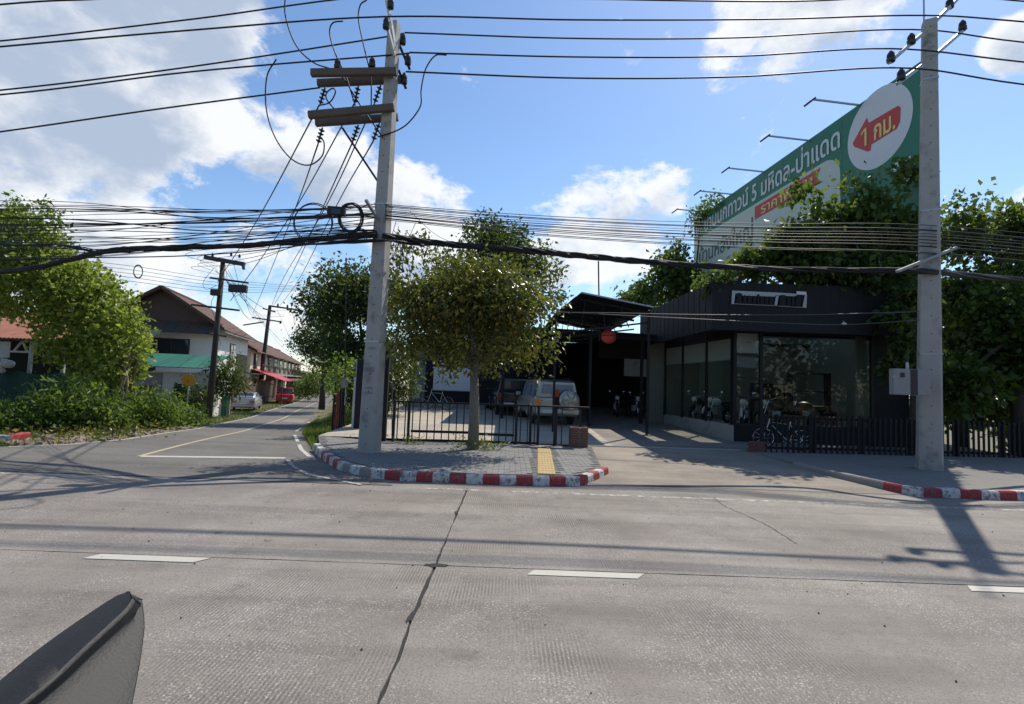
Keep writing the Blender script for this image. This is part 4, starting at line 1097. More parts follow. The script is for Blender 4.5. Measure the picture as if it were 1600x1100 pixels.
MB().bx(xF1 + 1.0, xF2 - .5, YF + .8, YF + 1.2, zfl + .28, zfl + .36).build('seat', 'brown_board', ctr)
for x in (xF1 + 1.1, xF1 + 2.2, xF2 - .6): MB().bx(x - .04, x + .04, YF + .85, YF + 1.15, zfl - .12, zfl + .28).build('leg', 'black_wood', ctr)

# ---------------------------------------------------------------- right hand fence of black boards
fr = thing('board_fence', 'black board fence with thin palings in front of the shop', 'fence', FR0)
fzt = P(1300, 650, FR0[1] + .3)[2]
fr0, fr1 = V(FR0[0], FR0[1], SW), V(FR1[0] + 4, FR1[1] + .35, SW)
L = np.linalg.norm((fr1 - fr0)[:2]); nbar = int(L / .17)
for i in range(nbar):
    p = fr0 + (fr1 - fr0) * (i + .5) / nbar; hh = fzt + R_.uniform(-.02, .02)
    MB().box((p[0], p[1], (SW + hh) / 2 - .02), (.062 if i > 3 else .04, .03, hh - SW + .02), math.atan2(*(fr1 - fr0)[[1, 0]])).build('paling', 'black_wood', fr)
for z in (SW + .12, fzt - .1): MB().beam((fr0[0], fr0[1] + .05, z), (fr1[0], fr1[1] + .05, z), .05, .07).build('rail', 'black_steel', fr)
for i in range(0, 9):
    p = fr0 + (fr1 - fr0) * i / 8; MB().box((p[0], p[1] + .06, (SW + fzt) / 2), (.09, .09, fzt - SW + .06)).build('post', 'black_steel', fr)
bs = A(1190, 706, SW)
bst = thing('brick_step', 'low red brick stub at the end of the board fence', 'brick step', (bs[0] - .15, bs[1], SW))
for r in range(4):
    for k in range(2):
        MB().box((bs[0] - .28 + k * .23 + (.05 if r % 2 else 0), bs[1] + .02, SW + .035 + r * .075), (.215, .11, .065)).build('brick', 'brick_red', bst)

# ---------------------------------------------------------------- vehicles
def wheel(root, c, r, w, axis=(1, 0, 0), spokes=5, rim='chrome'):
    t = MB().torus(c, axis, r * .80, r * .22, 24, 8).build('tyre', 'tyre', root, smooth=True, local=True)
    b = MB(); ax = unit(axis); b.cyl(V(*c) - ax * w * .42, V(*c) + ax * w * .42, r * .62, k=20)
    b.build('rim', rim, t, local=True)
def loft(stations, name, m, root, smooth=True):
    """stations: (y, half width low, half width belt, half width top, z low, z belt, z top)"""
    b = MB(); k = 10
    for (y, w0, w1, w2, z0, z1, z2) in stations:
        b.v += [(-w0 * .9, y, z0), (-w0, y, z0 + .08), (-w1, y, (z0 + z1) / 2), (-w1 * .985, y, z1), (-w2, y, z2), (w2, y, z2), (w1 * .985, y, z1), (w1, y, (z0 + z1) / 2), (w0, y, z0 + .08), (w0 * .9, y, z0)]
    n = len(stations)
    for i in range(n - 1):
        for j in range(k):
            a, c = i * k + j, i * k + (j + 1) % k; b.f.append((a, a + k, c + k, c))
    b.f.append(tuple(range(k))); b.f.append(tuple(range((n - 1) * k, n * k))[::-1])
    o = b.build(name, m, root, local=True)
    md = o.modifiers.new('bevel', 'BEVEL'); md.width = .035; md.segments = 3; md.limit_method = 'ANGLE'; md.angle_limit = math.radians(22)
    for p_ in o.data.polygons: p_.use_smooth = True
    return o
def sedan(label, loc, rz, paint, pickup=False):
    r = thing('parked_car', label, 'car', loc, rz)
    # rear at y=0, front at y=4.3
    loft([(0, .74, .80, .78, .30, .80, .92), (.06, .78, .83, .80, .24, .84, .97), (1.0, .80, .85, .80, .20, .88, 1.0), (3.0, .80, .85, .80, .2, .87, .98), (4.1, .78, .82, .74, .22, .72, .84), (4.3, .68, .72, .66, .30, .62, .70)], 'body', paint, r)
    if pickup:
        g = loft([(1.55, .76, .78, .64, .95, 1.0, 1.02), (1.65, .76, .78, .64, .95, 1.05, 1.60), (2.7, .76, .78, .64, .95, 1.05, 1.62), (3.3, .74, .76, .70, .95, .98, 1.0)], 'cabin', paint, r)
        y0, zt2 = 1.58, 1.5
    else:
        g = loft([(.55, .74, .76, .60, .95, .97, .98), (1.15, .76, .78, .60, .95, 1.0, 1.38), (2.3, .76, .78, .60, .95, 1.0, 1.42), (3.1, .74, .76, .66, .92, .95, .96)], 'cabin', paint, r)
    if pickup: MB().prism([(-.56, 1.545, 1.12), (.56, 1.545, 1.12), (.50, 1.605, 1.52), (-.50, 1.605, 1.52)], (0, -.012, 0)).build('rear_window', 'car_glass', r, local=True)
    else: MB().quad((-.60, .66, 1.045), (.60, .66, 1.045), (.52, 1.10, 1.365), (-.52, 1.10, 1.365)).build('rear_window', 'car_glass', r, local=True)
    for s in (-1, 1):
        for (ya, yb) in ((1.35, 2.05), (2.12, 2.75)):
            MB().quad((s * .775, ya, 1.06), (s * .775, yb, 1.06), (s * .66, yb - .05, 1.36), (s * .66, ya + .05, 1.36)).build('side_window', 'car_glass', r, local=True)
        MB().bx(s * .60 - .16, s * .60 + .16, -.015, .05, .62, .80).build('tail_light', 'tail_red', r, local=True, bevel=.02)
        for y in (.75, 3.45): wheel(r, (s * .72, y, .31), .31, .2)
        MB().bx(s * .88 - .08, s * .88 + .08, 2.6, 2.72, .98, 1.1).build('mirror', paint, r, local=True, bevel=.03)
    MB().bx(-.26, .26, -.02, .03, .52, .63).build('number_plate', 'plate_white', r, local=True)
    MB().bx(-.80, .80, -.07, .06, .30, .48).build('bumper', paint, r, local=True, bevel=.05)
    return r
ANG = math.atan2(4.4, 16.5)     # street direction, left of +Y
sedan('silver sedan parked on the left verge of the side street', G(379, 642), ANG + .06, 'car_silver')
sedan('red pickup parked ahead of the silver sedan', G(430, 632) + V(0, 2, 0), ANG + .10, 'car_red', True)

def suv(label, loc, rz, paint, spare, glass='suv_glass'):
    r = thing('parked_suv', label, 'car', loc, rz)
    loft([(0, .82, .88, .80, .45, 1.02, 1.08), (.10, .84, .90, .84, .38, 1.06, 1.12), (3.2, .84, .90, .84, .38, 1.06, 1.10), (4.4, .80, .86, .80, .4, .95, 1.0), (4.6, .72, .8, .7, .5, .85, .9)], 'body', paint, r)
    loft([(.04, .82, .84, .68, 1.04, 1.1, 1.70), (.35, .82, .84, .70, 1.04, 1.1, 1.80), (2.6, .82, .84, .70, 1.04, 1.1, 1.78), (3.5, .80, .82, .74, 1.02, 1.05, 1.08)], 'cabin', paint, r)
    MB().quad((-.70, .045, 1.14), (.70, .045, 1.14), (.60, .022, 1.62), (-.60, .022, 1.62)).build('rear_window', glass, r, local=True)
    for s in (-1, 1):
        for (ya, yb) in ((.35, 1.25), (1.32, 2.15), (2.2, 2.85)):
            MB().quad((s * .845, ya, 1.16), (s * .845, yb, 1.16), (s * .735, yb - .06, 1.64), (s * .735, ya + .04, 1.66)).build('side_window', glass, r, local=True)
        MB().bx(s * .77 - .13, s * .77 + .13, -.03, .06, .80, 1.04).build('tail_light', 'tail_amber' if spare else 'tail_red', r, local=True, bevel=.03)
        for y in (.85, 3.6):
            wheel(r, (s * .78, y, .37), .37, .24)
            MB().tube([(s * .90, y + math.cos(a) * .46, .40 + math.sin(a) * .44) for a in np.linspace(-.1, math.pi + .1, 12)], .06, 8).build('fender_flare', 'car_gold' if spare else paint, r, smooth=True, local=True)
        MB().bx(s * 1.0 - .1, s * 1.0 + .1, 2.85, 2.97, 1.12, 1.28).build('mirror', paint, r, local=True, bevel=.03)
        MB().beam((s * .62, .5, 1.86), (s * .62, 2.4, 1.86), .04, .04).build('roof_rail', 'black_steel', r, local=True)
    MB().bx(-.88, .88, -.14, .08, .46, .68).build('bumper', 'car_gold' if spare else paint, r, local=True, bevel=.06)
    MB().bx(-.62, -.12, -.155, -.141, .50, .62).build('number_plate', 'plate_white', r, local=True)
    if spare:
        q = MB().lathe((.42, -.02, 1.02), (0, -1, 0), [(0, .37), (.08, .40), (.2, .40), (.25, .36), (.27, .1), (.27, .002)], 28).build('spare_wheel_cover', 'car_gold', r, smooth=True, local=True)
        for k in range(5):
            a = k * 1.2566 + .3
            MB().beam((.42 + math.cos(a) * .08, -.293, 1.02 + math.sin(a) * .08), (.42 + math.cos(a + .5) * .33, -.293, 1.02 + math.sin(a + .5) * .33), .05, .02, up=(0, 1, 0)).build('cover_groove', 'plaster_grey', q, local=True)
        MB().bx(-.12, .06, -.06, .02, .62, 1.22).build('lamp_stack', 'black_steel', r, local=True)
        MB().bx(-.14, .04, -.10, -.05, 1.12, 1.42).build('high_lamp', 'tail_red', r, local=True, bevel=.02)
    return r
sY = 20.0; sc_ = P(866, 660, sY)
suv('silver gold off-roader with round spare wheel cover on its back', (sc_[0] + .10, sY, yz(sY)), math.radians(10), 'car_gold', True)
jc = P(806, 655, 23.4)
suv('black off-roader parked left of the silver off-roader', (jc[0], 23.4, yz(23.4)), math.radians(8), 'car_dark', False, 'car_glass')

def bike_wheel(root, c, R_w, rt, mt='tyre', spokes=10):
    t = MB().torus(c, (1, 0, 0), R_w - rt, rt, 26, 7).build('tyre', mt, root, smooth=True, local=True)
    b = MB(); b.torus(c, (1, 0, 0), R_w - rt * 2.2, .012, 26, 6); c = V(*c)
    b2 = MB(); b2.cyl(c - V(.05, 0, 0), c + V(.05, 0, 0), .035)
    for k in range(spokes):
        a = 2 * math.pi * k / spokes; b2.cyl(c, c + V(0, math.cos(a), math.sin(a)) * (R_w - rt * 2.1), .005, k=4)
    b.build('rim', 'chrome', t, local=True); b2.build('spoke_hub', 'chrome', t, local=True)
def motorbike(label, loc, rz, paint='bike_pale', group=None):
    r = thing('motorcycle', label, 'motorcycle', loc, rz, group)   # front wheel at +y
    bike_wheel(r, (0, .68, .31), .31, .05); bike_wheel(r, (0, -.62, .30), .30, .06)
    for s in (-1, 1): MB().cyl((s * .08, .68, .31), (s * .07, .42, .98), .024, k=8).build('fork_leg', 'chrome', r, local=True)
    MB().tube([(0, .42, .92), (0, .20, .86), (0, -.35, .70), (0, -.62, .32)], .025, 6).build('frame', 'black_steel', r, local=True)
    MB().ball((0, .12, .83), .19, 12, 8, (.75, 1.5, .8)).build('fuel_tank', paint, r, smooth=True, local=True)
    MB().bx(-.12, .12, -.72, -.10, .74, .84).build('seat', 'rubber', r, local=True, bevel=.04)
    MB().bx(-.13, .13, -.05, .30, .34, .62).build('engine', 'galv', r, local=True, bevel=.03)
    MB().tube([(.12, .25, .40), (.15, .05, .28), (.17, -.45, .33), (.17, -.85, .40)], [.025, .03, .04, .045], 8).build('exhaust', 'chrome', r, smooth=True, local=True)
    MB().tube([(-.36, .28, 1.08), (-.15, .38, 1.02), (.15, .38, 1.02), (.36, .28, 1.08)], .014, 6).build('handlebar', 'chrome', r, local=True)
    for s in (-1, 1):
        m_ = MB().ball((s * .34, .30, 1.22), .07, 10, 6, (1, .35, .7)).build('mirror', 'chrome', r, smooth=True, local=True)
        MB().cyl((s * .28, .31, 1.06), (s * .34, .30, 1.18), .008, k=6).build('stem', 'chrome', m_, local=True)
    MB().lathe((0, .44, .92), (0, 1, -.1), [(0, .05), (.05, .09), (.13, .10), (.16, .09), (.17, .01)], 14).build('headlight', 'bulb', r, smooth=True, local=True)
    MB().tube([(0, .68 + math.cos(a) * .36, .31 + math.sin(a) * .36) for a in np.linspace(.2, 2.3, 8)], .05, 6).build('front_fender', paint, r, smooth=True, local=True)
    MB().tube([(0, -.62 + math.cos(a) * .37, .30 + math.sin(a) * .37) for a in np.linspace(.9, 2.9, 8)], .06, 6).build('rear_fender', 'bike_dark', r, smooth=True, local=True)
    MB().bx(-.05, .05, -1.0, -.93, .56, .66).build('tail_light', 'tail_red', r, local=True)
    return r
zin = zfl - .12
for (px, y, rz, lab, pt) in ((1163, 18.6, 150, 'pale motorcycle just inside the shop corner window', 'bike_pale'), (1122, 20.3, 125, 'second motorcycle behind the left shop window', 'bike_pale'), (1092, 21.6, 140, 'dark motorcycle deepest behind the left shop window', 'bike_dark'),
                       (1215, 18.9, 100, 'motorcycle behind the big shop window near its mullion', 'bike_dark'), (1262, 19.3, 80, 'motorcycle in the middle of the big shop window', 'bike_dark')):
    q = P(px, 640, y); motorbike(lab, (q[0], y, zin), math.radians(rz), pt)
for (px, y, rz, lab) in ((990, 25.0, 190, 'dark motorcycle left of the white ribbed pillar'), (962, 25.6, 175, 'dark motorcycle deep under the shed roof')):
    q = P(px, 640, y); motorbike(lab, (q[0], y, yz(y)), math.radians(rz), 'bike_dark')
def bicycle(label, loc, rz, m='bike_pale'):
    r = thing('bicycle', label, 'bicycle', loc, rz)
    bike_wheel(r, (0, .52, .33), .33, .018); bike_wheel(r, (0, -.52, .33), .33, .018)
    MB().tube([(0, -.52, .33), (0, -.12, .30), (0, .36, .82), (0, -.22, .78), (0, -.12, .30)], .018, 6).build('frame', m, r, local=True)
    MB().tube([(0, -.52, .33), (0, -.22, .78)], .012, 6).build('seat_stay', m, r, local=True)
    MB().tube([(0, .52, .33), (0, .36, .82), (0, .33, .98)], .016, 6).build('fork', m, r, local=True)
    MB().tube([(-.27, .22, 1.0), (-.1, .33, 1.0), (.1, .33, 1.0), (.27, .22, 1.0)], .013, 6).build('handlebar', 'chrome', r, local=True)
    MB().bx(-.07, .07, -.36, -.12, .88, .94).build('saddle', 'rubber', r, local=True, bevel=.02)
    MB().cyl((0, -.22, .78), (0, -.24, .89), .013).build('seat_post', 'chrome', r, local=True)
    MB().torus((.03, -.12, .30), (1, 0, 0), .09, .008, 16, 5).build('chainring', 'chrome', r, local=True)
    return r
q = P(684, 625, 25.8); bicycle('pale bicycle standing below the white board', (q[0], 25.8, yz(25.8)), math.radians(80))
q = P(1222, 690, FR0[1] + .7); bicycle('pale bicycle leaning behind the board fence end', (q[0], FR0[1] + .7, yz(FR0[1] + .7)), math.radians(70))
# ---------------------------------------------------------------- billboard
bR, bL = P(1441, 94, 17.0), P(1085, 351, 34.3)
ztopB = bR[2]; hB = 5.4; QB = .85
far_, near_ = V(bL[0], bL[1], 0), V(bR[0], bR[1], 0)
near_ = near_ + (near_ - far_) * .008
bdir = unit(near_ - far_); blen = np.linalg.norm(near_ - far_); bnor = np.cross(bdir, V(0, 0, 1))   # faces the road on the left
def B(s, t, d=0.0): return far_ + bdir * s + V(0, 0, ztopB - hB + t) + bnor * d
def Bpx(px, py):        # pixel to board coordinates
    d = Dr(px, py); o = far_ - CAM; k = (o @ bnor) / (d @ bnor); q = CAM + d * k
    return (q - far_) @ bdir, q[2] - (ztopB - hB)
bb = thing('billboard', 'large green housing billboard with red arrow standing above the trees', 'billboard', (near_[0] + .6, near_[1], 0))
npan = 9
for i in range(npan):
    s0, s1 = blen * i / npan, blen * (i + 1) / npan - .012
    MB().prism([B(s0, 0), B(s1, 0), B(s1, hB), B(s0, hB)], tuple(-bnor * .05)).build('panel', 'bb_green', bb)
def decal(name, st, m, d):
    MB().prism([B(s, t, d) for s, t in st], tuple(-bnor * .008)).build(name, m, bb)
# pale field in the middle and left, rounded at its right end
s_r, t_up = Bpx(1313, 245)[0], None
ta = Bpx(1250, 292)[1]; tb = Bpx(1085, 366)[1]
c_t = (ta + tb) / 2
pts = [(.05, .05), (s_r, .05), (s_r, c_t - .85)] + [(s_r - 1.0 + 1.0 * math.cos(a), c_t - .85 + .85 * math.sin(a)) for a in np.linspace(.1, math.pi / 2, 8)] + [(.05, c_t)]
decal('pale_field', pts, 'bb_pale', .012)
# circle with arrow
cs, ctt = Bpx(1372, 200); rad = abs(Bpx(1372, 140)[1] - Bpx(1372, 262)[1]) / 2
decal('white_disc', [(cs + math.cos(a) * rad, ctt + math.sin(a) * rad) for a in np.linspace(0, 6.2832, 48, endpoint=False)], 'bb_white', .012)
arw = [Bpx(*p) for p in ((1333, 224), (1355, 184), (1358, 192), (1404, 165), (1408, 168), (1407, 190), (1402, 201), (1362, 226), (1361, 235), (1356, 237), (1335, 229))]
decal('red_arrow', arw, 'bb_red', .022)
rb_ = [Bpx(*p) for p in ((1182, 322), (1275, 272), (1283, 266), (1278, 282), (1190, 335))]
decal('red_banner', [(Bpx(1180, 325)[0], Bpx(1180, 325)[1] - .64), (Bpx(1283, 268)[0], Bpx(1180, 325)[1] - .64), (Bpx(1283, 268)[0] - .25, Bpx(1180, 325)[1] - .3), (Bpx(1283, 268)[0], Bpx(1180, 325)[1] + .05), (Bpx(1180, 325)[0], Bpx(1180, 325)[1] + .05)], 'bb_red', .022)
dg = bpy.context.evaluated_depsgraph_get()
def lettering(body, s0, s1, t0, t1, m, d, bold=.012):
    cu = bpy.data.curves.new('lettering', 'FONT'); cu.body = body; cu.extrude = .004; cu.offset = bold; cu.size = 1.0
    o = bpy.data.objects.new('lettering_src', cu); COL.objects.link(o)
    bpy.context.view_layer.update()
    me = bpy.data.meshes.new_from_object(o.evaluated_get(bpy.context.evaluated_depsgraph_get()))
    bpy.data.objects.remove(o)
    if not len(me.vertices): return
    co = np.array([v.co[:] for v in me.vertices]); mn, mx = co.min(0), co.max(0)
    org = np.array(ORG[bb.name])
    for v in me.vertices:
        x = (v.co.x - mn[0]) / (mx[0] - mn[0]); y = (v.co.y - mn[1]) / (mx[1] - mn[1])
        v.co = B(s0 + (s1 - s0) * x, t0 + (t1 - t0) * y, d + v.co.z) - org
    me.materials.append(M[m]); me.name = 'lettering'
    ob = bpy.data.objects.new('lettering', me); COL.objects.link(ob); ob.parent = bb
sA_, sB_ = Bpx(1094, 348)[0], Bpx(1313, 208)[0]
lettering('เจ ปานนกทาวน์ 5 มหิดล-ป่าแดด', .35, sB_, c_t + .2, hB - .15, 'bb_white', .02, .016)
a0 = Bpx(1349, 218)[0]; a1 = Bpx(1400, 180)[0]; am = Bpx(1372, 203)[1]
lettering('1 กม.', a0 + .1, a1, am - .36, am + .36, 'bb_yellow', .034, .02)
fs, ft = a0 + .1, am + .36
decal('numeral_flag', [(fs - .16, ft - .20), (fs + .02, ft - .05), (fs + .02, ft), (fs - .02, ft), (fs - .19, ft - .13)], 'bb_yellow', .036)
lettering('ราคาพิเศษ', Bpx(1190, 320)[0], Bpx(1272, 280)[0], Bpx(1180, 325)[1] - .54, Bpx(1180, 325)[1] - .03, 'bb_yellow', .034, .012)
lettering('บ้านหลังใหญ่', .8, 7.1, c_t - 2.0, c_t - .64, 'bb_dark', .024, .012)
lettering('ใจกลางเมือง', 1.1, 7.1, c_t - 3.4, c_t - 2.3, 'bb_dark', .024, .012)
q0 = Bpx(1395, 262); q1 = Bpx(1425, 240)
lettering('55', q0[0], q1[0], q0[1] - .8, q0[1] + .1, 'bb_white', .02, .03)
for s in np.linspace(.6, blen - .6, 6):
    p = B(s, 0, -.45)
    MB().bx(p[0] - .12, p[0] + .12, p[1] - .12, p[1] + .12, -.05, ztopB - .2).build('post', 'galv', bb)
for t in (.4, hB / 2, hB - .3): MB().beam(B(.1, t, -.2), B(blen - .1, t, -.2), .12, .12).build('cross_rail', 'galv', bb)
for t in (-.35, -.8): MB().beam(B(.1, t, .1), B(blen - .1, t, .1), .3, .04).build('walkway_plank', 'galv', bb)
for (xa_, ya_, xb_, yb_) in ((1342, 160, 1266, 159), (1263, 219, 1196, 219), (1193, 270, 1128, 281), (1143, 311, 1090, 311), (1103, 342, 1061, 341)):
    s, t = Bpx(xa_, ya_); t = hB - .02
    p = B(s, t, .0); q = B(s, t + .05, 1.95)
    lamp = MB().beam(p, q, .06, .06).build('lamp_arm', 'galv', bb)
    e = q + bnor * .3 - V(0, 0, .24)
    MB().beam(q, e, .3, .07).build('floodlight', 'bike_dark', lamp)

# ---------------------------------------------------------------- houses along the side street
def house(name, label, loc, W, L, ze, zr, wall, gablem='gable_wood', windows_g=(), windows_s=(), extras=None, skirt=True, base=None, cat='house'):
    """near street corner at the local origin; +y runs up the street, -x away from it."""
    r = thing(name, label, cat, loc, ANG)
    MB().bx(-W, 0, 0, L, -.3, ze).build('wall', wall, r, local=True)
    if base: MB().bx(-W - .02, .02, -.02, L + .02, -.3, ze * .48).build('lower_wall', base, r, local=True)
    MB().prism([(-W, .0, ze + .01), (0, .0, ze + .01), (-W / 2, .0, zr)], (0, L, 0)).build('gable', gablem, r, local=True)
    ov = .7
    sl = (zr - ze) / (W / 2)
    for s in (-1, 1):
        n = 12
        for i in range(n):     # roof in tile courses, stepped
            t0, t1 = i / n, (i + 1) / n + .02
            xe = W / 2 + ov
            xa_, xb_ = -W / 2 + s * xe * t0, -W / 2 + s * xe * t1
            za, zb_ = zr + .12 - sl * xe * t0, zr + .12 - sl * xe * t1
            MB().prism([(xa_, -ov, za), (xb_, -ov, zb_ + .035), (xb_, -ov, zb_ - .05), (xa_, -ov, za - .05)], (0, L + 2 * ov, 0)).build('roof_course', 'roof_brown', r, local=True)
        MB().beam((-W / 2, -ov - .02, zr + .12), (-W / 2 + s * (W / 2 + ov), -ov - .02, zr + .12 - sl * (W / 2 + ov)), .05, .22).build('barge_board', 'dark_wood', r, local=True)
    MB().beam((-W / 2, -ov, zr + .16), (-W / 2, L + ov, zr + .16), .25, .12).build('ridge_cap', 'roof_brown', r, local=True)
    def win(c, w, h, axis):
        if axis == 'g':
            f = MB().bx(c[0] - w / 2 - .08, c[0] + w / 2 + .08, -.06, .02, c[1] - .08, c[1] + h + .08).build('window', 'dark_wood', r, local=True)
            MB().bx(c[0] - w / 2, c[0] + w / 2, -.075, -.062, c[1], c[1] + h).build('pane', 'car_glass', f, local=True)
            MB().bx(c[0] - .03, c[0] + .03, -.09, -.076, c[1], c[1] + h).build('mullion', 'dark_wood', f, local=True)
        else:
            f = MB().bx(-.02, .06, c[0] - w / 2 - .08, c[0] + w / 2 + .08, c[1] - .08, c[1] + h + .08).build('window', 'dark_wood', r, local=True)
            MB().bx(.062, .075, c[0] - w / 2, c[0] + w / 2, c[1], c[1] + h).build('pane', 'car_glass', f, local=True)
            MB().bx(.076, .09, c[0] - .03, c[0] + .03, c[1], c[1] + h).build('mullion', 'dark_wood', f, local=True)
    for c, w, h in windows_g: win(c, w, h, 'g')
    for c, w, h in windows_s: win(c, w, h, 's')
    if extras: extras(r)
    return r
U_ = V(-math.sin(ANG), math.cos(ANG), 0)
HC = V(P(332, 600, 40)[0], 40.0, S(40))
def white_extras(r):
    # skirt roof across the gable
    for i in range(11):
        x0 = -7.8 + i * .75
        MB().prism([(x0, -1.2, 5.75), (x0 + .73, -1.2, 5.75), (x0 + .73, -.02, 6.7), (x0, -.02, 6.7)], (0, 0, .05)).build('skirt_sheet', 'gable_wood' if i % 3 else 'old_pole', r, local=True)
    MB().bx(-1.2, -.4, -.42, -.08, 2.2, 2.8).build('air_conditioner', 'white_old', r, local=True, bevel=.03)
    MB().beam((.72, -.7, 6.05), (.72, 11.2, 6.05), .12, .10).build('gutter', 'grey_panel', r, local=True)
    MB().cyl((.06, -.02, .0), (.06, -.02, 6.0), .05, k=8).build('downpipe', 'white_old', r, local=True)
    MB().bx(-.01, .03, 6.4, 10.5, 2.2, 4.7).build('recess_shade', 'interior_dark', r, local=True)  # flat dark sheet on the wall, painting in the shade of a recess
house('white_house', 'white two storey house with brown gabled roof behind the creeper', HC, 7.6, 10.5, 6.6, 9.1, 'plaster_white', windows_g=(((-3.0, 3.7), 2.3, 1.6),), windows_s=(((5.0, 3.6), 1.5, 1.8),), extras=white_extras)
def row_extras(k):
    def f(r):
        MB().bx(.0, 1.1, .3, 7.6, 2.9, 3.05).build('balcony_slab', 'plaster_grey', r, local=True)
        for i in range(15): MB().bx(1.02, 1.06, .4 + i * .5, .46 + i * .5, 3.05, 3.9).build('baluster', 'dark_wood', r, local=True)
        MB().bx(1.0, 1.08, .3, 7.6, 3.9, 3.97).build('balcony_rail', 'dark_wood', r, local=True)
        MB().bx(-.02, .03, .8, 3.6, .0, 2.3).build('garage_door', 'gable_wood', r, local=True)
        if k == 0:
            for i in range(8):
                MB().prism([(.05, .2 + i * .92, 3.45), (.05, 1.1 + i * .92, 3.45), (3.2, 1.1 + i * .92, 2.35), (3.2, .2 + i * .92, 2.35)], (0, 0, .05)).build('awning_sheet', 'roof_red', r, local=True)
            for y in (.3, 3.8, 7.3): MB().bx(3.0, 3.1, y, y + .1, -.2, 2.4).build('awning_post', 'dark_wood', r, local=True)
        else:
            for i in range(6):
                MB().prism([(.05, .3 + i * 1.2, 2.75), (.05, 1.45 + i * 1.2, 2.75), (2.2, 1.45 + i * 1.2, 2.25), (2.2, .3 + i * 1.2, 2.25)], (0, 0, .05)).build('porch_sheet', 'roof_brown', r, local=True)
            for y in (.4, 7.3): MB().bx(2.0, 2.1, y, y + .1, -.3, 2.3).build('porch_post', 'plaster_grey', r, local=True)
    return f
labs = ['cream townhouse with red awning beyond the white house', 'second brown roofed townhouse up the side street', 'third brown roofed townhouse up the side street', 'fourth townhouse up the side street', 'farthest townhouse at the street end']
for k in range(5):
    o_ = HC + U_ * (12.0 + k * 8.6) + V(-.2 * k, 0, 0) * 1; o_[2] = S(o_[1])
    house('townhouse', labs[k], o_, 7.5, 8.0, 5.5 - .05 * k, 7.6 - .05 * k, ['plaster_cream', 'plaster_grey', 'plaster_cream', 'plaster_grey', 'plaster_cream'][k], windows_g=(((-2.0, 3.4), 1.3, 1.4),), windows_s=(((2.0, 3.4), 1.2, 1.6), ((5.6, 3.4), 1.4, 1.6)), extras=row_extras(k), base='brown_board' if k % 2 else None, cat='house')
# lean-to with green roof in front of the white house
LT = V(P(326, 600, 31)[0], 31.0, S(31)); wl = 5.2
lt = thing('lean_to', 'low white lean-to with bright green metal roof', 'shed', LT, ANG * .5)
MB().bx(-wl, 0, 0, 3.4, -.3, 2.6).build('wall', 'plaster_white', lt, local=True)
MB().bx(-wl + .1, -2.6, -.04, -.01, -.3, 2.5).build('grey_facing', 'plaster_grey', lt, local=True)  # grey plaster facing over the left part of the front wall
for i in range(10):
    x0 = -wl - .4 + i * .56
    MB().prism([(x0, -.9, 2.85), (x0 + .55, -.9, 2.85), (x0 + .55, 3.0, 3.75), (x0, 3.0, 3.75)], (0, 0, .04)).build('roof_sheet', 'roof_green', lt, local=True)
MB().bx(-1.9, -1.15, -.05, .0, -.3, 1.9).build('door', 'interior_dark', lt, local=True)
for i in range(3):
    for j in range(3):
        MB().bx(-4.6 + i * .55, -4.15 + i * .55, -.09, -.045, .35 + j * .5, .75 + j * .5).build('vent_block', 'brick_red', lt, local=True)
# dark green roof edge behind it
dk = thing('tin_roof_shed', 'dark green tin roof rising behind the creeper', 'shed', LT + V(-9.4, 3.2, 0), 0)
for i in range(4):
    MB().prism([(-.5 + i * .8, 0, 4.2 + i * -.0), (.28 + i * .8, 0, 4.2), (.28 + i * .8 - .6, 3.0, 5.6), (-.5 + i * .8 - .6, 3.0, 5.6)], (0, 0, .04)).build('roof_sheet', 'roof_darkgreen', dk, local=True)
for x in (-.4, 2.0): MB().bx(x, x + .15, .2, .35, -.3, 4.25).build('post', 'old_pole', dk, local=True)
MB().bx(-.4, 2.0, 2.6, 2.75, -.3, 4.9).build('wall', 'interior_dark', dk, local=True)

# brown board fence and carport boards along the street
bf = thing('wooden_fence', 'tall brown board fence along the side street behind parked cars', 'fence', HC + U_ * 1 + V(.8, 0, 0), ANG)
nb_ = 70
for i in range(nb_):
    y = i * .30; h = 2.3 + .12 * math.sin(i * 1.7) - (0.5 if 30 < i < 36 else 0)
    MB().bx(-.02, .02, y, y + .27, -.2, h).build('board', 'brown_board' if i % 5 else 'dark_wood', bf, local=True)
for z in (.5, 1.9): MB().bx(.021, .07, 0, nb_ * .30, z, z + .1).build('rail', 'dark_wood', bf, local=True)
gn = thing('green_net', 'bright green netting fence panel beside the old pole', 'net', V(P(340, 640, 33)[0], 33, S(33)), ANG)
b = MB(); 
for i in range(14):
    a = (i * .09 - .6, .04 * math.sin(i * 1.3)); c = ((i + 1) * .09 - .6, .04 * math.sin((i + 1) * 1.3))
    zt2 = 1.35 + .1 * math.sin(i)
    b.quad((a[0], a[1], -.1), (c[0], c[1], -.1), (c[0], c[1], zt2), (a[0], a[1], zt2))
o = b.build('netting', 'net_green', gn, local=True); md = o.modifiers.new('thick', 'SOLIDIFY'); md.thickness = .012
for x in (-.62, .66): MB().cyl((x, .03, -.3), (x, .03, 1.55), .03, k=8).build('stake', 'stem_dry', gn, local=True)

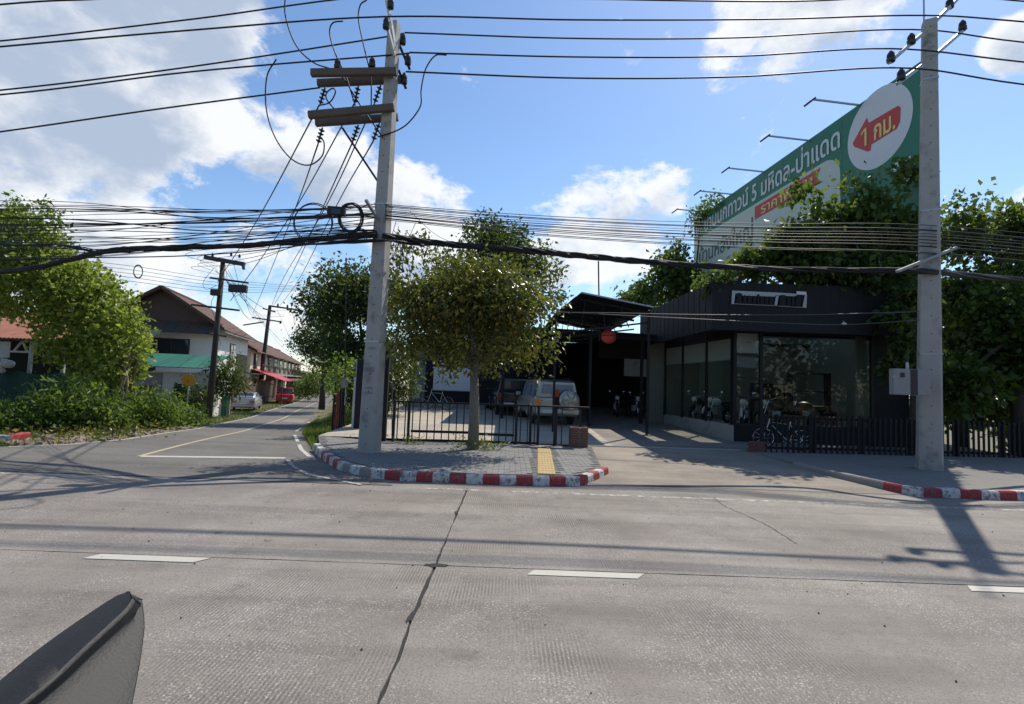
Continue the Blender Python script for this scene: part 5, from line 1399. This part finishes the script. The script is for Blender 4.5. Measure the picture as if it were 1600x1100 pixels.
# yellow diamond sign
sb_ = G(290, 652); sY_ = sb_[1]
ys_ = thing('warning_sign', 'bent faded yellow diamond sign on a white post', 'sign', sb_)
tp = P(297, 583, sY_); c_ = P(295, 594, sY_)
MB().cyl(sb_ - V(0, 0, .2), tp, .035, k=10).build('post', 'white_old', ys_)
hs = .42
MB().prism([c_ + V(-hs * 1.05, -.05, .02), c_ + V(-.12, -.05, -hs * .8), c_ + V(.2, -.05, -hs * .78), c_ + V(hs, -.05, .0), c_ + V(.25, -.05, hs * .72), c_ + V(-.15, -.05, hs * .78)], (0, .012, 0)).build('plate', 'sign_yellow', ys_)
MB().box(c_ + V(0, -.06, -.05), (.03, .008, .12)).build('bolt', 'rusty', ys_)

# old dark poles
def old_pole(label, base, top, r0, arms, boxes, Y):
    r = thing('old_utility_pole', label, 'utility pole', base)
    MB().tube([base - V(0, 0, .3), base + (top - base) * .5, top], [r0, r0 * .85, r0 * .7], 10).build('shaft', 'old_pole', r, smooth=True)
    for (xa_, ya_, xb_, yb_, w) in arms: MB().beam(P(xa_, ya_, Y - .15), P(xb_, yb_, Y - .15), w, w).build('crossarm', 'old_pole', r)
    for (x, y, sx, sz, m_) in boxes: MB().box(P(x, y, Y - .3), (sx, .3, sz), .15).build('equipment_box', m_, r, bevel=.02)
    return r
o1b = P(326, 648, O1); o1b[2] = S(O1)
op1 = old_pole('old dark leaning pole with crossarms at the street corner', o1b, P(349, 404, O1), .18,
               [(320, 402, 382, 413, .22), (328, 434, 388, 442, .10), (299, 476, 374, 485, .10), (322, 521, 354, 526, .08)],
               [(338, 457, .55, .35, 'old_pole'), (372, 451, .95, .42, 'old_pole')], O1)
for (x, y) in ((332, 402), (361, 401), (374, 404)): insulator_pin(op1, P(x, y - 1, O1 - .15), r=.07, h=.22)
MB().beam(P(379, 411, O1 - .15), P(381, 421, O1 - .15), .12, .12).build('insulator', 'insulator', op1)
o2b = P(404, 622, 55); o2b[2] = S(55)
op2 = old_pole('second old pole with double crossarms beside the parked cars', o2b, P(422, 477, 55), .24,
               [(421, 478, 464, 484, .16), (411, 482, 430, 487, .14), (394, 496, 440, 503, .13), (380, 508, 412, 503, .12)], [], 55)
for (x, y) in ((434, 479), (449, 481), (463, 482), (438, 506)): insulator_pin(op2, P(x, y, 55), r=.11, h=.35)
# sagging cables on the old poles
rw2 = random.Random(9)
for i in range(9):
    a = P(rw2.uniform(335, 380), rw2.uniform(404, 450), O1); c = P(rw2.uniform(400, 462), rw2.uniform(482, 510), 55)
    m_ = (a + c) / 2 - V(0, 0, rw2.uniform(.3, 1.4))
    wire([a, m_, c], .012, 'sagging cable between the two old side street poles', 'telephone_cable', 'cable', 'cables between the old poles')
for i in range(6):
    a = P(rw2.uniform(396, 464), rw2.uniform(483, 508), 55); c = P(468 + i * 4, 540 + i * 8, 95)
    wire([a, (a + c) / 2 - V(0, 0, 1.0), c], .014, 'cable running on up the side street past the old poles', 'telephone_cable', 'cable', 'cables up the side street')
for i in range(5):
    y0 = 436 + 5 * i
    wire([P(0, 395 + 6 * i, 24), P(200, 415 + 6 * i, 25), P(340, y0, O1), P(480, y0 + 12 - 4 * i, 34), P(560, 452 - 7 * i, 34)], .011, 'cable passing the old pole towards the roadside trees', 'telephone_cable', 'cable', 'cables across the street mouth')
for k, pts in enumerate(([(335, 418), (318, 440), (322, 452), (338, 446)], [(352, 415), (356, 440), (366, 462), (378, 458)], [(365, 412), (372, 440), (376, 462), (385, 470), (384, 450)], [(338, 456), (330, 475), (336, 500), (345, 540)])):
    wire([P(x, y, O1 - .3) for x, y in pts], .012, ['left', 'middle', 'right', 'lowest'][k] + ' drooping tangle cable on the old dark pole', 'loose_cable', 'cable')

# ---------------------------------------------------------------- shed with rusty roof at far left
LS = 20.0
ls = thing('rusty_roof_shed', 'open shed with rusty red corrugated roof at far left', 'shed', P(40, 640, LS))
za, zb_ = P(40, 530, LS)[2], P(40, 488, LS + 3.0)[2]
xs0 = P(-260, 600, LS)[0]; xs1 = P(100, 600, LS)[0]
w_ = .62; ncs = int((xs1 - xs0) / w_)
for i in range(ncs):
    x0 = xs0 + i * w_; b = MB(); m_ = 8
    for j in range(m_):
        xa_, xb_ = x0 + w_ * .985 * j / m_, x0 + w_ * .985 * (j + 1) / m_
        ca, cb = (.03 if j % 2 else 0), (.03 if (j + 1) % 2 else 0)
        b.quad((xa_, LS - .3, za + ca), (xb_, LS - .3, za + cb), (xb_, LS + 3.2, zb_ + cb), (xa_, LS + 3.2, zb_ + ca))
    o = b.build('roof_sheet', 'roof_rust', ls); md = o.modifiers.new('t', 'SOLIDIFY'); md.thickness = .012
for i in range(5):
    y = LS - .25 + i * .8; zz = za + (zb_ - za) * (y - LS + .3) / 3.5
    MB().beam((xs0, y, zz - .06), (xs1, y, zz - .06), .06, .08).build('purlin', 'dark_wood', ls)
for x in (-120, 44, 96):
    q = P(x, 600, LS); MB().cyl((q[0], LS, S(LS) - .2), (q[0], LS, za - .02), .07, k=8).build('post', 'white_old', ls)
q44, q0 = P(44, 600, LS), P(8, 600, LS)
MB().beam((q0[0], LS, za - .5), (q44[0], LS, za - .5), .06, .07).build('tie_beam', 'white_old', ls)
MB().beam((q0[0] + .2, LS, za - .5), (q0[0] + .5, LS, za - .08), .05, .06).build('brace', 'white_old', ls)
MB().beam((q44[0] - .15, LS, za - .5), (q0[0] + .5, LS, za - .08), .05, .06).build('brace', 'white_old', ls)
MB().bx(xs0, xs1 - .3, LS + 3.3, LS + 3.45, -.4, zb_ - .1).build('rear_wall', 'interior_dark', ls)
MB().bx(P(-60, 600, LS)[0], P(10, 600, LS)[0], LS - .02, LS + .02, za - .75, za - .12).build('pale_board', 'white_old', ls)
tg = thing('tarp_fence', 'dark green tarpaulin fence below the rusty shed roof', 'fence', P(60, 645, LS - .4))
xa_, xb_ = P(-200, 600, LS)[0], P(128, 600, LS)[0]; nn = 40; b = MB()
for i in range(nn):
    f_ = lambda k: xa_ + (xb_ - xa_) * k / nn
    y0, y1 = LS - .5 + .05 * math.sin(i * 1.1), LS - .5 + .05 * math.sin((i + 1) * 1.1)
    zt0, zt1 = P(60, 583, LS)[2] + .05 * math.sin(i * .7), P(60, 583, LS)[2] + .05 * math.sin((i + 1) * .7)
    b.quad((f_(i), y0, -.4), (f_(i + 1), y1, -.4), (f_(i + 1), y1, zt1), (f_(i), y0, zt0))
o = b.build('sheet', 'tarp_green', tg); md = o.modifiers.new('t', 'SOLIDIFY'); md.thickness = .01
for i in range(6): x = xa_ + (xb_ - xa_) * i / 5; MB().cyl((x, LS - .44, -.4), (x, LS - .44, P(60, 580, LS)[2]), .035, k=8).build('stake', 'stem_dry', tg)

# ---------------------------------------------------------------- trees and plants
def Lb(px, py, Y, rx, ry, rd, w=None):
    t = (P(px, py, Y), (rx * Y / 800, rd, ry * Y / 800)); return t if w is None else t + (w,)
def limbs(root, base, fork, targets, r0, m):
    MB().tube([base - V(0, 0, .15), base * .5 + fork * .5 + V(.02, .01, 0), fork], [r0 * 1.25, r0, r0 * .82], 12).build('trunk', m, root, smooth=True)
    rr = random.Random(int(abs(base[0]) * 97) + 5)
    for t in targets:
        t = V(*t); mid = fork * .5 + t * .5 + V(rr.uniform(-.2, .2), rr.uniform(-.2, .2), rr.uniform(.0, .25))
        br = MB().tube(interp_path([fork - V(0, 0, .12), mid, t], 4), list(np.linspace(r0 * .55, r0 * .12, 9)), 7).build('limb', m, root, smooth=True)
def tree(name, label, base, fork, lobes, n, leaf, mt, seed, r0, bark='bark_dark', nl=None, **kw):
    r = thing(name, label, 'tree', base, group=kw.pop('group', None))
    tg_ = [l[0] for l in lobes]
    vs = sorted(range(len(lobes)), key=lambda i: -lobes[i][1][0] * lobes[i][1][2])[:(nl or 6)]
    limbs(r, V(*base), V(*fork), [tg_[i] for i in vs], r0, bark)
    ck = kw.pop('ck', 40); cf = kw.pop('cf', .42)
    leaf_mesh('crown', clump(lobes, ck, cf, seed + 1) if ck else lobes, n, leaf, seed, mt, r, **kw)
    return r
# street tree on the corner pavement
tb_ = A(739, 702, SW); TY = tb_[1]
lob = [Lb(735, 470, TY, 110, 62, 1.7), Lb(660, 480, TY, 70, 70, 1.3), Lb(810, 470, TY, 70, 62, 1.4), Lb(740, 425, TY, 75, 38, 1.2), Lb(640, 540, TY, 52, 42, 1.1), Lb(720, 545, TY + .2, 80, 38, 1.3), Lb(800, 540, TY, 62, 42, 1.2), Lb(850, 545, TY - .2, 38, 30, .8), Lb(765, 578, TY - .3, 34, 16, .7),
       Lb(630, 415, TY, 30, 22, .6, .12), Lb(612, 450, TY - .2, 30, 22, .6, .2), Lb(868, 520, TY, 26, 26, .6), Lb(660, 385, TY, 22, 18, .5, .06), Lb(825, 420, TY + .2, 34, 22, .7), Lb(630, 570, TY + .1, 34, 16, .8), Lb(690, 578, TY, 34, 14, .8), Lb(840, 575, TY - .2, 40, 16, .8), Lb(880, 560, TY, 16, 20, .5)]
tree('street_tree', 'young street tree with yellowing leaves in the corner pavement', tb_, P(741, 572, TY), lob, 20000, .14, 'leaf_front', 11, .125, 'bark', cluster=6, spread=2.2, droop=.5, aspect=.46, shell=.25, ck=110, cf=.46)
# bare twigs above the crown
tw = thing('twig_spray', 'thin bare vine twigs at the bundle beside the corner pole', 'vine', P(620, 385, TY))
rt_ = random.Random(4)
for i in range(16):
    x, y = rt_.uniform(605, 680), rt_.uniform(365, 400)
    MB().tube([P(x + rt_.uniform(-8, 8), y + 25, TY), P(x, y, TY), P(x + rt_.uniform(-12, 12), y - rt_.uniform(8, 30), TY)], .008, 4).build('twig', 'bark_dark', tw)
leaf_mesh('leaves', [Lb(625, 385, TY, 32, 16, .4), Lb(660, 375, TY, 22, 14, .3)], 330, .11, 77, 'leaf_dark', tw, kind='stuff')
# weeds around the trunk
leaf_mesh('weed_tuft', [(tb_ + V(.1, 0, .05), (.7, .35, .08)), (A(640, 694, SW) + V(0, 0, .03), (.5, .2, .05))], 900, .10, 31, 'grass', None, aspect=.25, droop=-.5, shell=.2)['kind'] = 'stuff'
bpy.data.objects['weed_tuft']['label'] = 'low weeds around the street tree trunk and along the fence'; bpy.data.objects['weed_tuft']['category'] = 'weeds'
# big tree behind the yard
BY = 32.0; bb_ = V(P(790, 600, BY)[0], BY, yz(BY))
tree('tall_tree', 'tall dark green tree rising behind the street tree', bb_, P(790, 500, BY), [Lb(770, 385, BY, 75, 45, 3), Lb(765, 350, BY, 42, 28, 2), Lb(830, 420, BY, 45, 50, 3), Lb(720, 430, BY, 60, 55, 3), Lb(800, 470, BY, 75, 55, 3), Lb(855, 470, BY, 28, 30, 2), Lb(700, 500, BY, 60, 50, 3), Lb(775, 540, BY, 100, 40, 3)], 23000, .26, 'leaf_dark', 12, .35, shell=.35, ck=100, cf=.5)
# roadside trees on the right of the side street
for k, (px, Y, lobs, lab, n) in enumerate((
    (575, 26, [(560, 440, 70, 45), (600, 470, 50, 60), (525, 485, 62, 60), (550, 545, 70, 50), (610, 560, 40, 45)], 'dark roadside tree nearest the corner pole', 13000),
    (505, 42, [(510, 490, 38, 45), (490, 530, 32, 48), (530, 540, 40, 50), (560, 470, 40, 50)], 'dark roadside tree overhanging the side street', 11000),
    (506, 62, [(500, 560, 26, 34), (520, 580, 24, 26)], 'smaller roadside tree further up the side street', 4000))):
    base = V(P(px, 600, Y)[0], Y, -.3 if k < 1 else S(Y) * .6); lob = [Lb(a, c, Y, e, f_, 2.6) for a, c, e, f_ in lobs]
    tree('roadside_tree', lab, base, P(px, 585, Y), lob, int(n * 1.2), .22, 'leaf_dark', 40 + k, .22, shell=.4, ck=70, cf=.42, group='trees right of the side street')
# hedge at the far side of the yard, right of the side street
for k, (lobs, Y, lab) in enumerate((([(500, 598, 22, 22), (475, 608, 14, 12)], 48, 'hedge bush low on the side street right verge'), ([(590, 600, 45, 45), (625, 590, 30, 40), (560, 600, 30, 34)], 22, 'dark hedge behind the gate pillar'), ([(525, 590, 16, 26), (538, 572, 12, 18)], 17.6, 'bright green creeper on the meter box pillar'))):
    r = thing('hedge', lab, 'hedge', (P(lobs[0][0], 640, Y)[0], Y, -.3))
    lob = [Lb(a, c, Y, e, f_, .9 if k else 1.4) for a, c, e, f_ in lobs]
    MB().tube([V(P(lobs[0][0], 640, Y)[0], Y, -.3), lob[0][0]], [.06, .03], 6).build('stem', 'bark_dark', r)
    leaf_mesh('foliage', lob, (3500, 6000, 520)[k], (.2, .16, .13)[k], 60 + k, ('leaf_mid', 'leaf_dark', 'leaf_lime')[k], r)
# trees closing the street end and behind the houses
for k, (px, py, Y, rx, ry) in enumerate(((515, 596, 120, 22, 12), (480, 596, 105, 14, 12), (540, 585, 95, 22, 24), (455, 590, 85, 10, 8))):
    c = P(px, py, Y); base = V(c[0], Y, S(Y))
    tree('far_tree', ['tree closing the far end of the side street', 'bush tree on the left at the street end', 'tree on the right near the street end', 'low tree beside the farthest townhouses'][k], base, c - V(0, 0, 1), [Lb(px, py, Y, rx, ry, 3)], 1600, .5, 'leaf_mid', 70 + k, .2, ck=0, group='trees at the street end')
# trees behind the canopy and the shop
for k, (px, Y, lobs, lab, n, lf, mt) in enumerate((
    (1040, 33, [(1010, 455, 40, 35), (1055, 430, 45, 40), (1060, 395, 30, 18), (985, 470, 22, 18), (1090, 470, 40, 40)], 'bright green tree above the canopy edge', 7000, .3, 'leaf_mid'),
    (1456, 16.9, [(1260, 378, 62, 32), (1335, 352, 54, 42), (1405, 360, 36, 55), (1300, 415, 120, 26), (1185, 412, 34, 26), (1390, 425, 50, 30), (1255, 300, 13, 22), (1272, 336, 18, 18), (1346, 276, 12, 24), (1354, 318, 22, 22), (1418, 272, 20, 26), (1212, 385, 22, 22), (1130, 434, 46, 12)], 'large leaved tree covering the lower billboard', 20000, .23, 'leaf_big'),
    (1500, 18.5, [(1530, 375, 45, 38), (1590, 430, 55, 70), (1500, 450, 42, 70), (1500, 318, 26, 22), (1545, 345, 34, 24), (1480, 375, 34, 50), (1590, 345, 40, 32), (1540, 560, 90, 90), (1500, 640, 60, 50), (1590, 660, 70, 50), (1620, 360, 50, 50)], 'broad leaved tree right of the right concrete pole', 23000, .23, 'leaf_big'),
    (1590, 17.0, [(1560, 480, 60, 60), (1610, 560, 70, 80), (1500, 600, 50, 60)], 'yellow green tree at the right frame edge', 8000, .24, 'leaf_mid'),
    (1432, 15.95, [(1420, 455, 24, 28), (1400, 490, 22, 26), (1432, 540, 20, 50), (1400, 560, 18, 30)], 'small leafy tree between the shop and the right pole', 2600, .2, 'leaf_big'))):
    base = V(P(px, 640, Y)[0], Y, .1); lob = [Lb(a, c, Y, e, f_, (1.9, .75, 1.9, 1.5, .5)[k]) for a, c, e, f_ in lobs]
    fk = P(px, (520, 415, 470, 520, 520)[k], Y)
    if k == 4: fk = P(px, 600, Y)
    tree('garden_tree', lab, base, fk, lob, n, lf, mt, 80 + k, .2, shell=.3, aspect=.62, spread=1.8, ck=(30, 70, 70, 40, 14)[k], cf=.48)
# creeper on the billboard's left top edge
leaf_s = thing('billboard_creeper', 'creeper clinging to the left end of the billboard', 'creeper', B(.8, hB - .5, .1))
leaf_mesh('leaves', [(B(.9, hB, .1), (.4, 1.6, .45)), (B(2.6, hB + .1, .1), (.3, 1.2, .3))], 700, .26, 91, 'leaf_mid', leaf_s, kind='stuff')
MB().tube([B(.6, -2, .1), B(.7, 2, .15), B(1.2, hB, .1)], .05, 6).build('stem', 'bark_dark', leaf_s)

# creeper-clad mass at left
CY = 17.5
cr = thing('creeper_mass', 'dense bright green creeper smothering a tree at far left', 'creeper', (P(170, 640, CY)[0], CY, S(CY)))
lob = [Lb(10, 368, CY, 60, 46, 1.2), Lb(50, 400, CY, 55, 42, 1.2), Lb(90, 432, CY, 55, 42, 1.2), Lb(130, 460, CY, 52, 44, 1.2), Lb(165, 490, CY, 46, 48, 1.2), Lb(182, 535, CY, 40, 50, 1.1), Lb(178, 580, CY, 38, 30, 1.0), Lb(120, 520, CY, 52, 50, 1.1), Lb(50, 455, CY, 80, 44, 1.2), Lb(-60, 400, CY, 70, 90, 1.4)]
leaf_mesh('foliage', lob, 30000, .145, 21, 'leaf_vine', cr, aspect=.8, shell=.85, spread=2.0, cluster=5)
for i in range(22):
    x = rt_.uniform(130, 215)
    MB().tube(interp_path([V(P(x, 640, CY)[0] + rt_.uniform(-.6, .6), CY + rt_.uniform(-.5, .5), S(CY) - .1), P(x, rt_.uniform(590, 620), CY + rt_.uniform(-.8, .3)), P(x + rt_.uniform(-30, 20), rt_.uniform(520, 560), CY)], 4), [.03] * 8 + [.015], 5).build('stem', 'stem_dry', cr)
leaf_mesh('hanging_spray', [Lb(50, 325, CY, 35, 8, .4), Lb(82, 345, CY - .3, 10, 14, .3), Lb(82, 540, CY - .6, 8, 26, .3), Lb(108, 565, CY - .6, 7, 30, .3)], 700, .16, 23, 'leaf_lime', cr, kind='stuff')
tag(MB().tube([P(-30, 620, CY + 1), P(0, 420, CY + 1), P(20, 330, CY + 1)], [.25, .2, .08], 10).build('dead_trunk', 'bark_dark'), 'dark tree trunk inside the far left creeper', 'trunk')
# shrubs in front of it
for k, (px, py, Y, rx, ry, n, lf, mt, lab) in enumerate((
    (28, 652, 15.3, 62, 17, 3600, .17, 'leaf_shrub', 'low leafy shrub behind the broken kerb at far left'),
    (112, 632, 16.0, 38, 34, 2800, .20, 'leaf_shrub', 'tall ferny shrub left of the dry creeper stems'),
    (160, 640, 16.2, 30, 26, 1900, .19, 'leaf_shrub', 'ferny shrub below the dry creeper stems'),
    (232, 640, 18.0, 42, 26, 3000, .19, 'leaf_shrub', 'round bush right of the dry creeper stems'),
    (282, 652, 20.0, 30, 17, 1600, .18, 'leaf_shrub', 'low bush around the yellow sign post'),
    (355, 590, 32.0, 26, 30, 2200, .26, 'leaf_dark', 'climbing bush beside the old dark pole'),
    (305, 620, 30.0, 22, 22, 1400, .24, 'leaf_dark', 'bush under the green lean-to roof'),
    (470, 606, 70.0, 16, 8, 800, .4, 'leaf_mid', 'bush row on left verge past the parked cars'))):
    c = P(px, py, Y); r = thing('shrub', lab, 'shrub', (c[0], Y, S(Y)))
    q = random.Random(k)
    for j in range(5): MB().tube([(c[0] + q.uniform(-.3, .3), Y + q.uniform(-.2, .2), S(Y) - .1), c + V(q.uniform(-.5, .5), q.uniform(-.3, .3), q.uniform(0, .4))], [.02, .008], 5).build('stem', 'stem_dry', r)
    leaf_mesh('foliage', [Lb(px, py, Y, rx, ry, .9), Lb(px - rx * .5, py + ry * .3, Y - .3, rx * .5, ry * .6, .6), Lb(px + rx * .5, py + ry * .35, Y, rx * .55, ry * .6, .6)], n, lf, 100 + k, mt, r, aspect=.32, droop=-.15, shell=.35)
# upright blade leaves
ag_ = thing('agave_plant', 'plant with long upright pale blade leaves among shrubs', 'plant', P(56, 648, 15.6))
for i in range(8):
    b = MB(); s = P(58 + rt_.uniform(-5, 5), 648, 15.6); a = rt_.uniform(-1, 1); L_ = rt_.uniform(.55, .95)
    t = s + V(a * .4, rt_.uniform(-.3, .2), L_); m_ = (s + t) / 2 + V(a * .05, 0, .1)
    b.quad(s - V(.03, 0, 0), s + V(.03, 0, 0), m_ + V(.055, .02, 0), t, m_ - V(.055, -.02, 0))
    o = b.build('blade', 'roof_green', ag_); o.data.materials[0] = M['leaf_shrub']
    at = o.data.attributes.new('tint', 'FLOAT', 'POINT'); at.data.foreach_set('value', [.75] * len(o.data.vertices))
# pale hanging cloth heap
hp = thing('debris_heap', 'grey heap of cloth on the green tarpaulin fence', 'debris', P(8, 590, LS - .7))
for i in range(7): MB().ball(P(rt_.uniform(-8, 16), rt_.uniform(562, 580), LS - .7), rt_.uniform(.12, .25), 8, 6, (1.2, .7, .8)).build('lump', 'white_old', hp)

# verges: grass, weeds, rubble
def blades(name, label, pts, size, seed, mt='grass'):
    rng = np.random.default_rng(seed); n = len(pts); base = np.array(pts)
    ang = rng.random(n) * 6.283; L = size * (.5 + rng.random(n)); lean = rng.random(n) * .6
    d = np.stack([np.cos(ang), np.sin(ang), 0 * ang], 1); s = np.stack([-np.sin(ang), np.cos(ang), 0 * ang], 1)
    w = size * .10
    co = np.stack([base - s * w, base + s * w, base + d * (L * lean)[:, None] + np.stack([0 * L, 0 * L, L], 1)], 1).reshape(-1, 3)
    me = bpy.data.meshes.new(name); me.from_pydata(co.tolist(), [], [(3 * i, 3 * i + 1, 3 * i + 2) for i in range(n)])
    at = me.attributes.new('tint', 'FLOAT', 'POINT'); at.data.foreach_set('value', np.repeat(rng.random(n), 3).astype(np.float32))
    me.materials.append(M[mt]); o = bpy.data.objects.new(name, me); COL.objects.link(o)
    return tag(o, label, 'grass', kind='stuff')
rng = np.random.default_rng(8); pts = []
while len(pts) < 16000:
    y = rng.uniform(12.3, 34) if rng.random() < .8 else rng.uniform(34, 70); x = xr(y) + .12 + rng.random() ** 1.6 * (1.5 + .02 * y)
    if y < 15.2 and pip(x, y, [(p[0] - .05, p[1]) for p in polyL]): continue
    if y < 13.4 and x > -5.05: continue
    pts.append((x, y, H(x, y) - .06))
blades('grass_verge', 'green grass verge on the right side of the side street', pts, .20, 1)
pts = []
while len(pts) < 5500:
    y = 12.0 + rng.random() ** 1.4 * 55; x = xl(y) - .1 - rng.random() ** 1.3 * (2.6 if y > 14 else 3.2)
    if y < 13 and x > -11.2: continue
    pts.append((x, y, H(x, y) - .06))
for _ in range(1300):
    x = rng.uniform(-30, -11.4); pts.append((x, float(rng.uniform(11.9, 14.5)), -.06))
blades('grass_verge', 'patchy weeds on the left side of the side street', pts, .17, 2)
# rubble and fallen leaves
b = MB(); rq = random.Random(12)
def pebble(c, r):
    n = len(b.v); k = 5
    for j in range(k): a = j * 6.283 / k + rq.random(); b.v.append((c[0] + math.cos(a) * r, c[1] + math.sin(a) * r, c[2] - .01))
    for j in range(k): a = j * 6.283 / k + rq.random(); b.v.append((c[0] + math.cos(a) * r * .6, c[1] + math.sin(a) * r * .6, c[2] + r * rq.uniform(.4, .9)))
    b.f.append(tuple(n + k + j for j in range(k)))
    for j in range(k): b.f.append((n + j, n + (j + 1) % k, n + k + (j + 1) % k, n + k + j))
for _ in range(5200):
    y = rq.uniform(12.2, 20); x = xl(y) - .05 - abs(rq.gauss(0, 1.3))
    if y < 13 and x > -11.3: continue
    pebble((x, y, H(x, y) - .04), abs(rq.gauss(.03, .045)) + .015)
o = tag(b.build('rubble', 'stone'), 'brown rubble and soil clods along the left street edge', 'rubble', kind='stuff')
leaf_mesh('leaf_litter', [(V(-11.6, 14.2, -.02), (1.7, 1.5, .04)), (V(-12.6, 16.5, -.06), (1.4, 2.0, .05)), (V(-15, 13.0, .0), (3.0, .8, .04))], 2600, .12, 55, 'leaf_front', None, droop=0, shell=.1, kind='stuff')
tag(bpy.data.objects['leaf_litter'], 'dry fallen leaves and twigs on the left verge', 'leaf litter', kind='stuff')
# small stones and leaves on the road
b = MB()
for _ in range(160): pebble((rq.uniform(-8, 9), rq.uniform(2.6, 9), .004), abs(rq.gauss(.004, .004)) + .003)
tag(b.build('road_grit', 'stone'), 'scattered grit on the concrete main road', 'grit', kind='stuff')

# ---------------------------------------------------------------- black plastic scooter fairing tip, close to the camera
sc = thing('scooter', 'black plastic scooter fairing tip in the bottom left corner', 'scooter', (-.62, .75, 0))
NR = 14
edge = [(-40, 1098), (0, 1063), (50, 1022), (100, 985), (150, 951), (180, 932), (198, 925)]       # outer upper edge
ridge = [(-10, 1130), (36, 1096), (85, 1055), (130, 1012), (170, 975), (196, 950), (207, 933)]      # bright ridge line
inner_ = [(40, 1140), (86, 1100), (130, 1062), (170, 1022), (198, 985), (212, 958), (214, 936)]
rim = [(198, 1150), (206, 1105), (213, 1068), (219, 1035), (224, 1000), (226, 972), (222, 936)]
n_p = unit((.57, -.11, .81)); P0 = P(150, 1040, .60)
def on_plane(px, py, lift=0.0, n=n_p, o=P0):
    d = Dr(px, py); k = ((o + n * lift - CAM) @ n) / (d @ n); return CAM + d * k
def row(pts, lift): return interp_path([on_plane(x, y, lift) for x, y in pts], 6)
ri, rr2 = row(inner_, 0.0), row(rim, 0.0)
rows = [row(edge, -.055), row(edge, -.012), [a * .5 + c * .5 + V(0, 0, .003) for a, c in zip(row(edge, -.012), row(ridge, .012))], row(ridge, .014), row([(x + 6, y + 5) for x, y in ridge], .013), row([(x + 14, y + 11) for x, y in ridge], .002), ri,
        [a * .66 + c * .34 for a, c in zip(ri, rr2)], [a * .33 + c * .67 for a, c in zip(ri, rr2)], rr2, row(rim, -.012), row(rim, -.05)]
b = MB(); n_ = len(rows[0])
for rr_ in rows: b.v += [tuple(p) for p in rr_]
nr_ = len(rows)
for i in range(nr_):
    j = (i + 1) % nr_
    for k in range(n_ - 1): b.f.append((i * n_ + k, i * n_ + k + 1, j * n_ + k + 1, j * n_ + k))
b.f.append(tuple(i * n_ + n_ - 1 for i in range(nr_))); b.f.append(tuple(i * n_ for i in range(nr_))[::-1])
o = b.build('fairing', 'scooter_plastic', sc, smooth=True)
md = o.modifiers.new('bevel', 'BEVEL'); md.width = .004; md.segments = 3; md.limit_method = 'ANGLE'; md.angle_limit = math.radians(40)
Y0 = .55
# the rest of the scooter, below the picture
fx = P(60, 1140, Y0)
MB().tube([fx + V(0, .03, 0), (fx[0] - .02, Y0 + .05, .9), (fx[0] - .02, Y0 + .12, .5)], [.06, .12, .10], 10).build('front_shield', 'scooter_plastic', sc, smooth=True)
for dy in (.30, -.85):
    t = MB().torus((fx[0] - .02, Y0 + .12 + dy - .3 + .3, .22), (1, 0, 0), .17, .05, 20, 8).build('wheel', 'tyre', sc, smooth=True)
MB().box((fx[0] - .02, Y0 - .2, .36), (.26, 1.1, .22)).build('floor_body', 'scooter_plastic', sc, bevel=.05)
MB().box((fx[0] - .02, Y0 - .6, .66), (.28, .6, .2)).build('seat', 'rubber', sc, bevel=.06)

# trees across the main road, behind the camera: seen only as reflections in the shop windows
for k in range(7):
    x = -24 + k * 9.0; c = V(x, -15 - (k % 2) * 2, 0)
    tree('avenue_tree', ['first', 'second', 'third', 'fourth', 'fifth', 'sixth', 'seventh'][k] + ' dark tree from the left across the main road, mirrored in the shop glass', c, c + V(0, 0, 3), [(c + V(0, 0, 6), (4.5, 3, 3.8)), (c + V(2, .5, 3), (4, 2.5, 2.8)), (c + V(-2, 0, 4), (4, 2.5, 3))], 2600, .6, 'leaf_dark', 200 + k, .3, ck=0, group='trees across the main road')
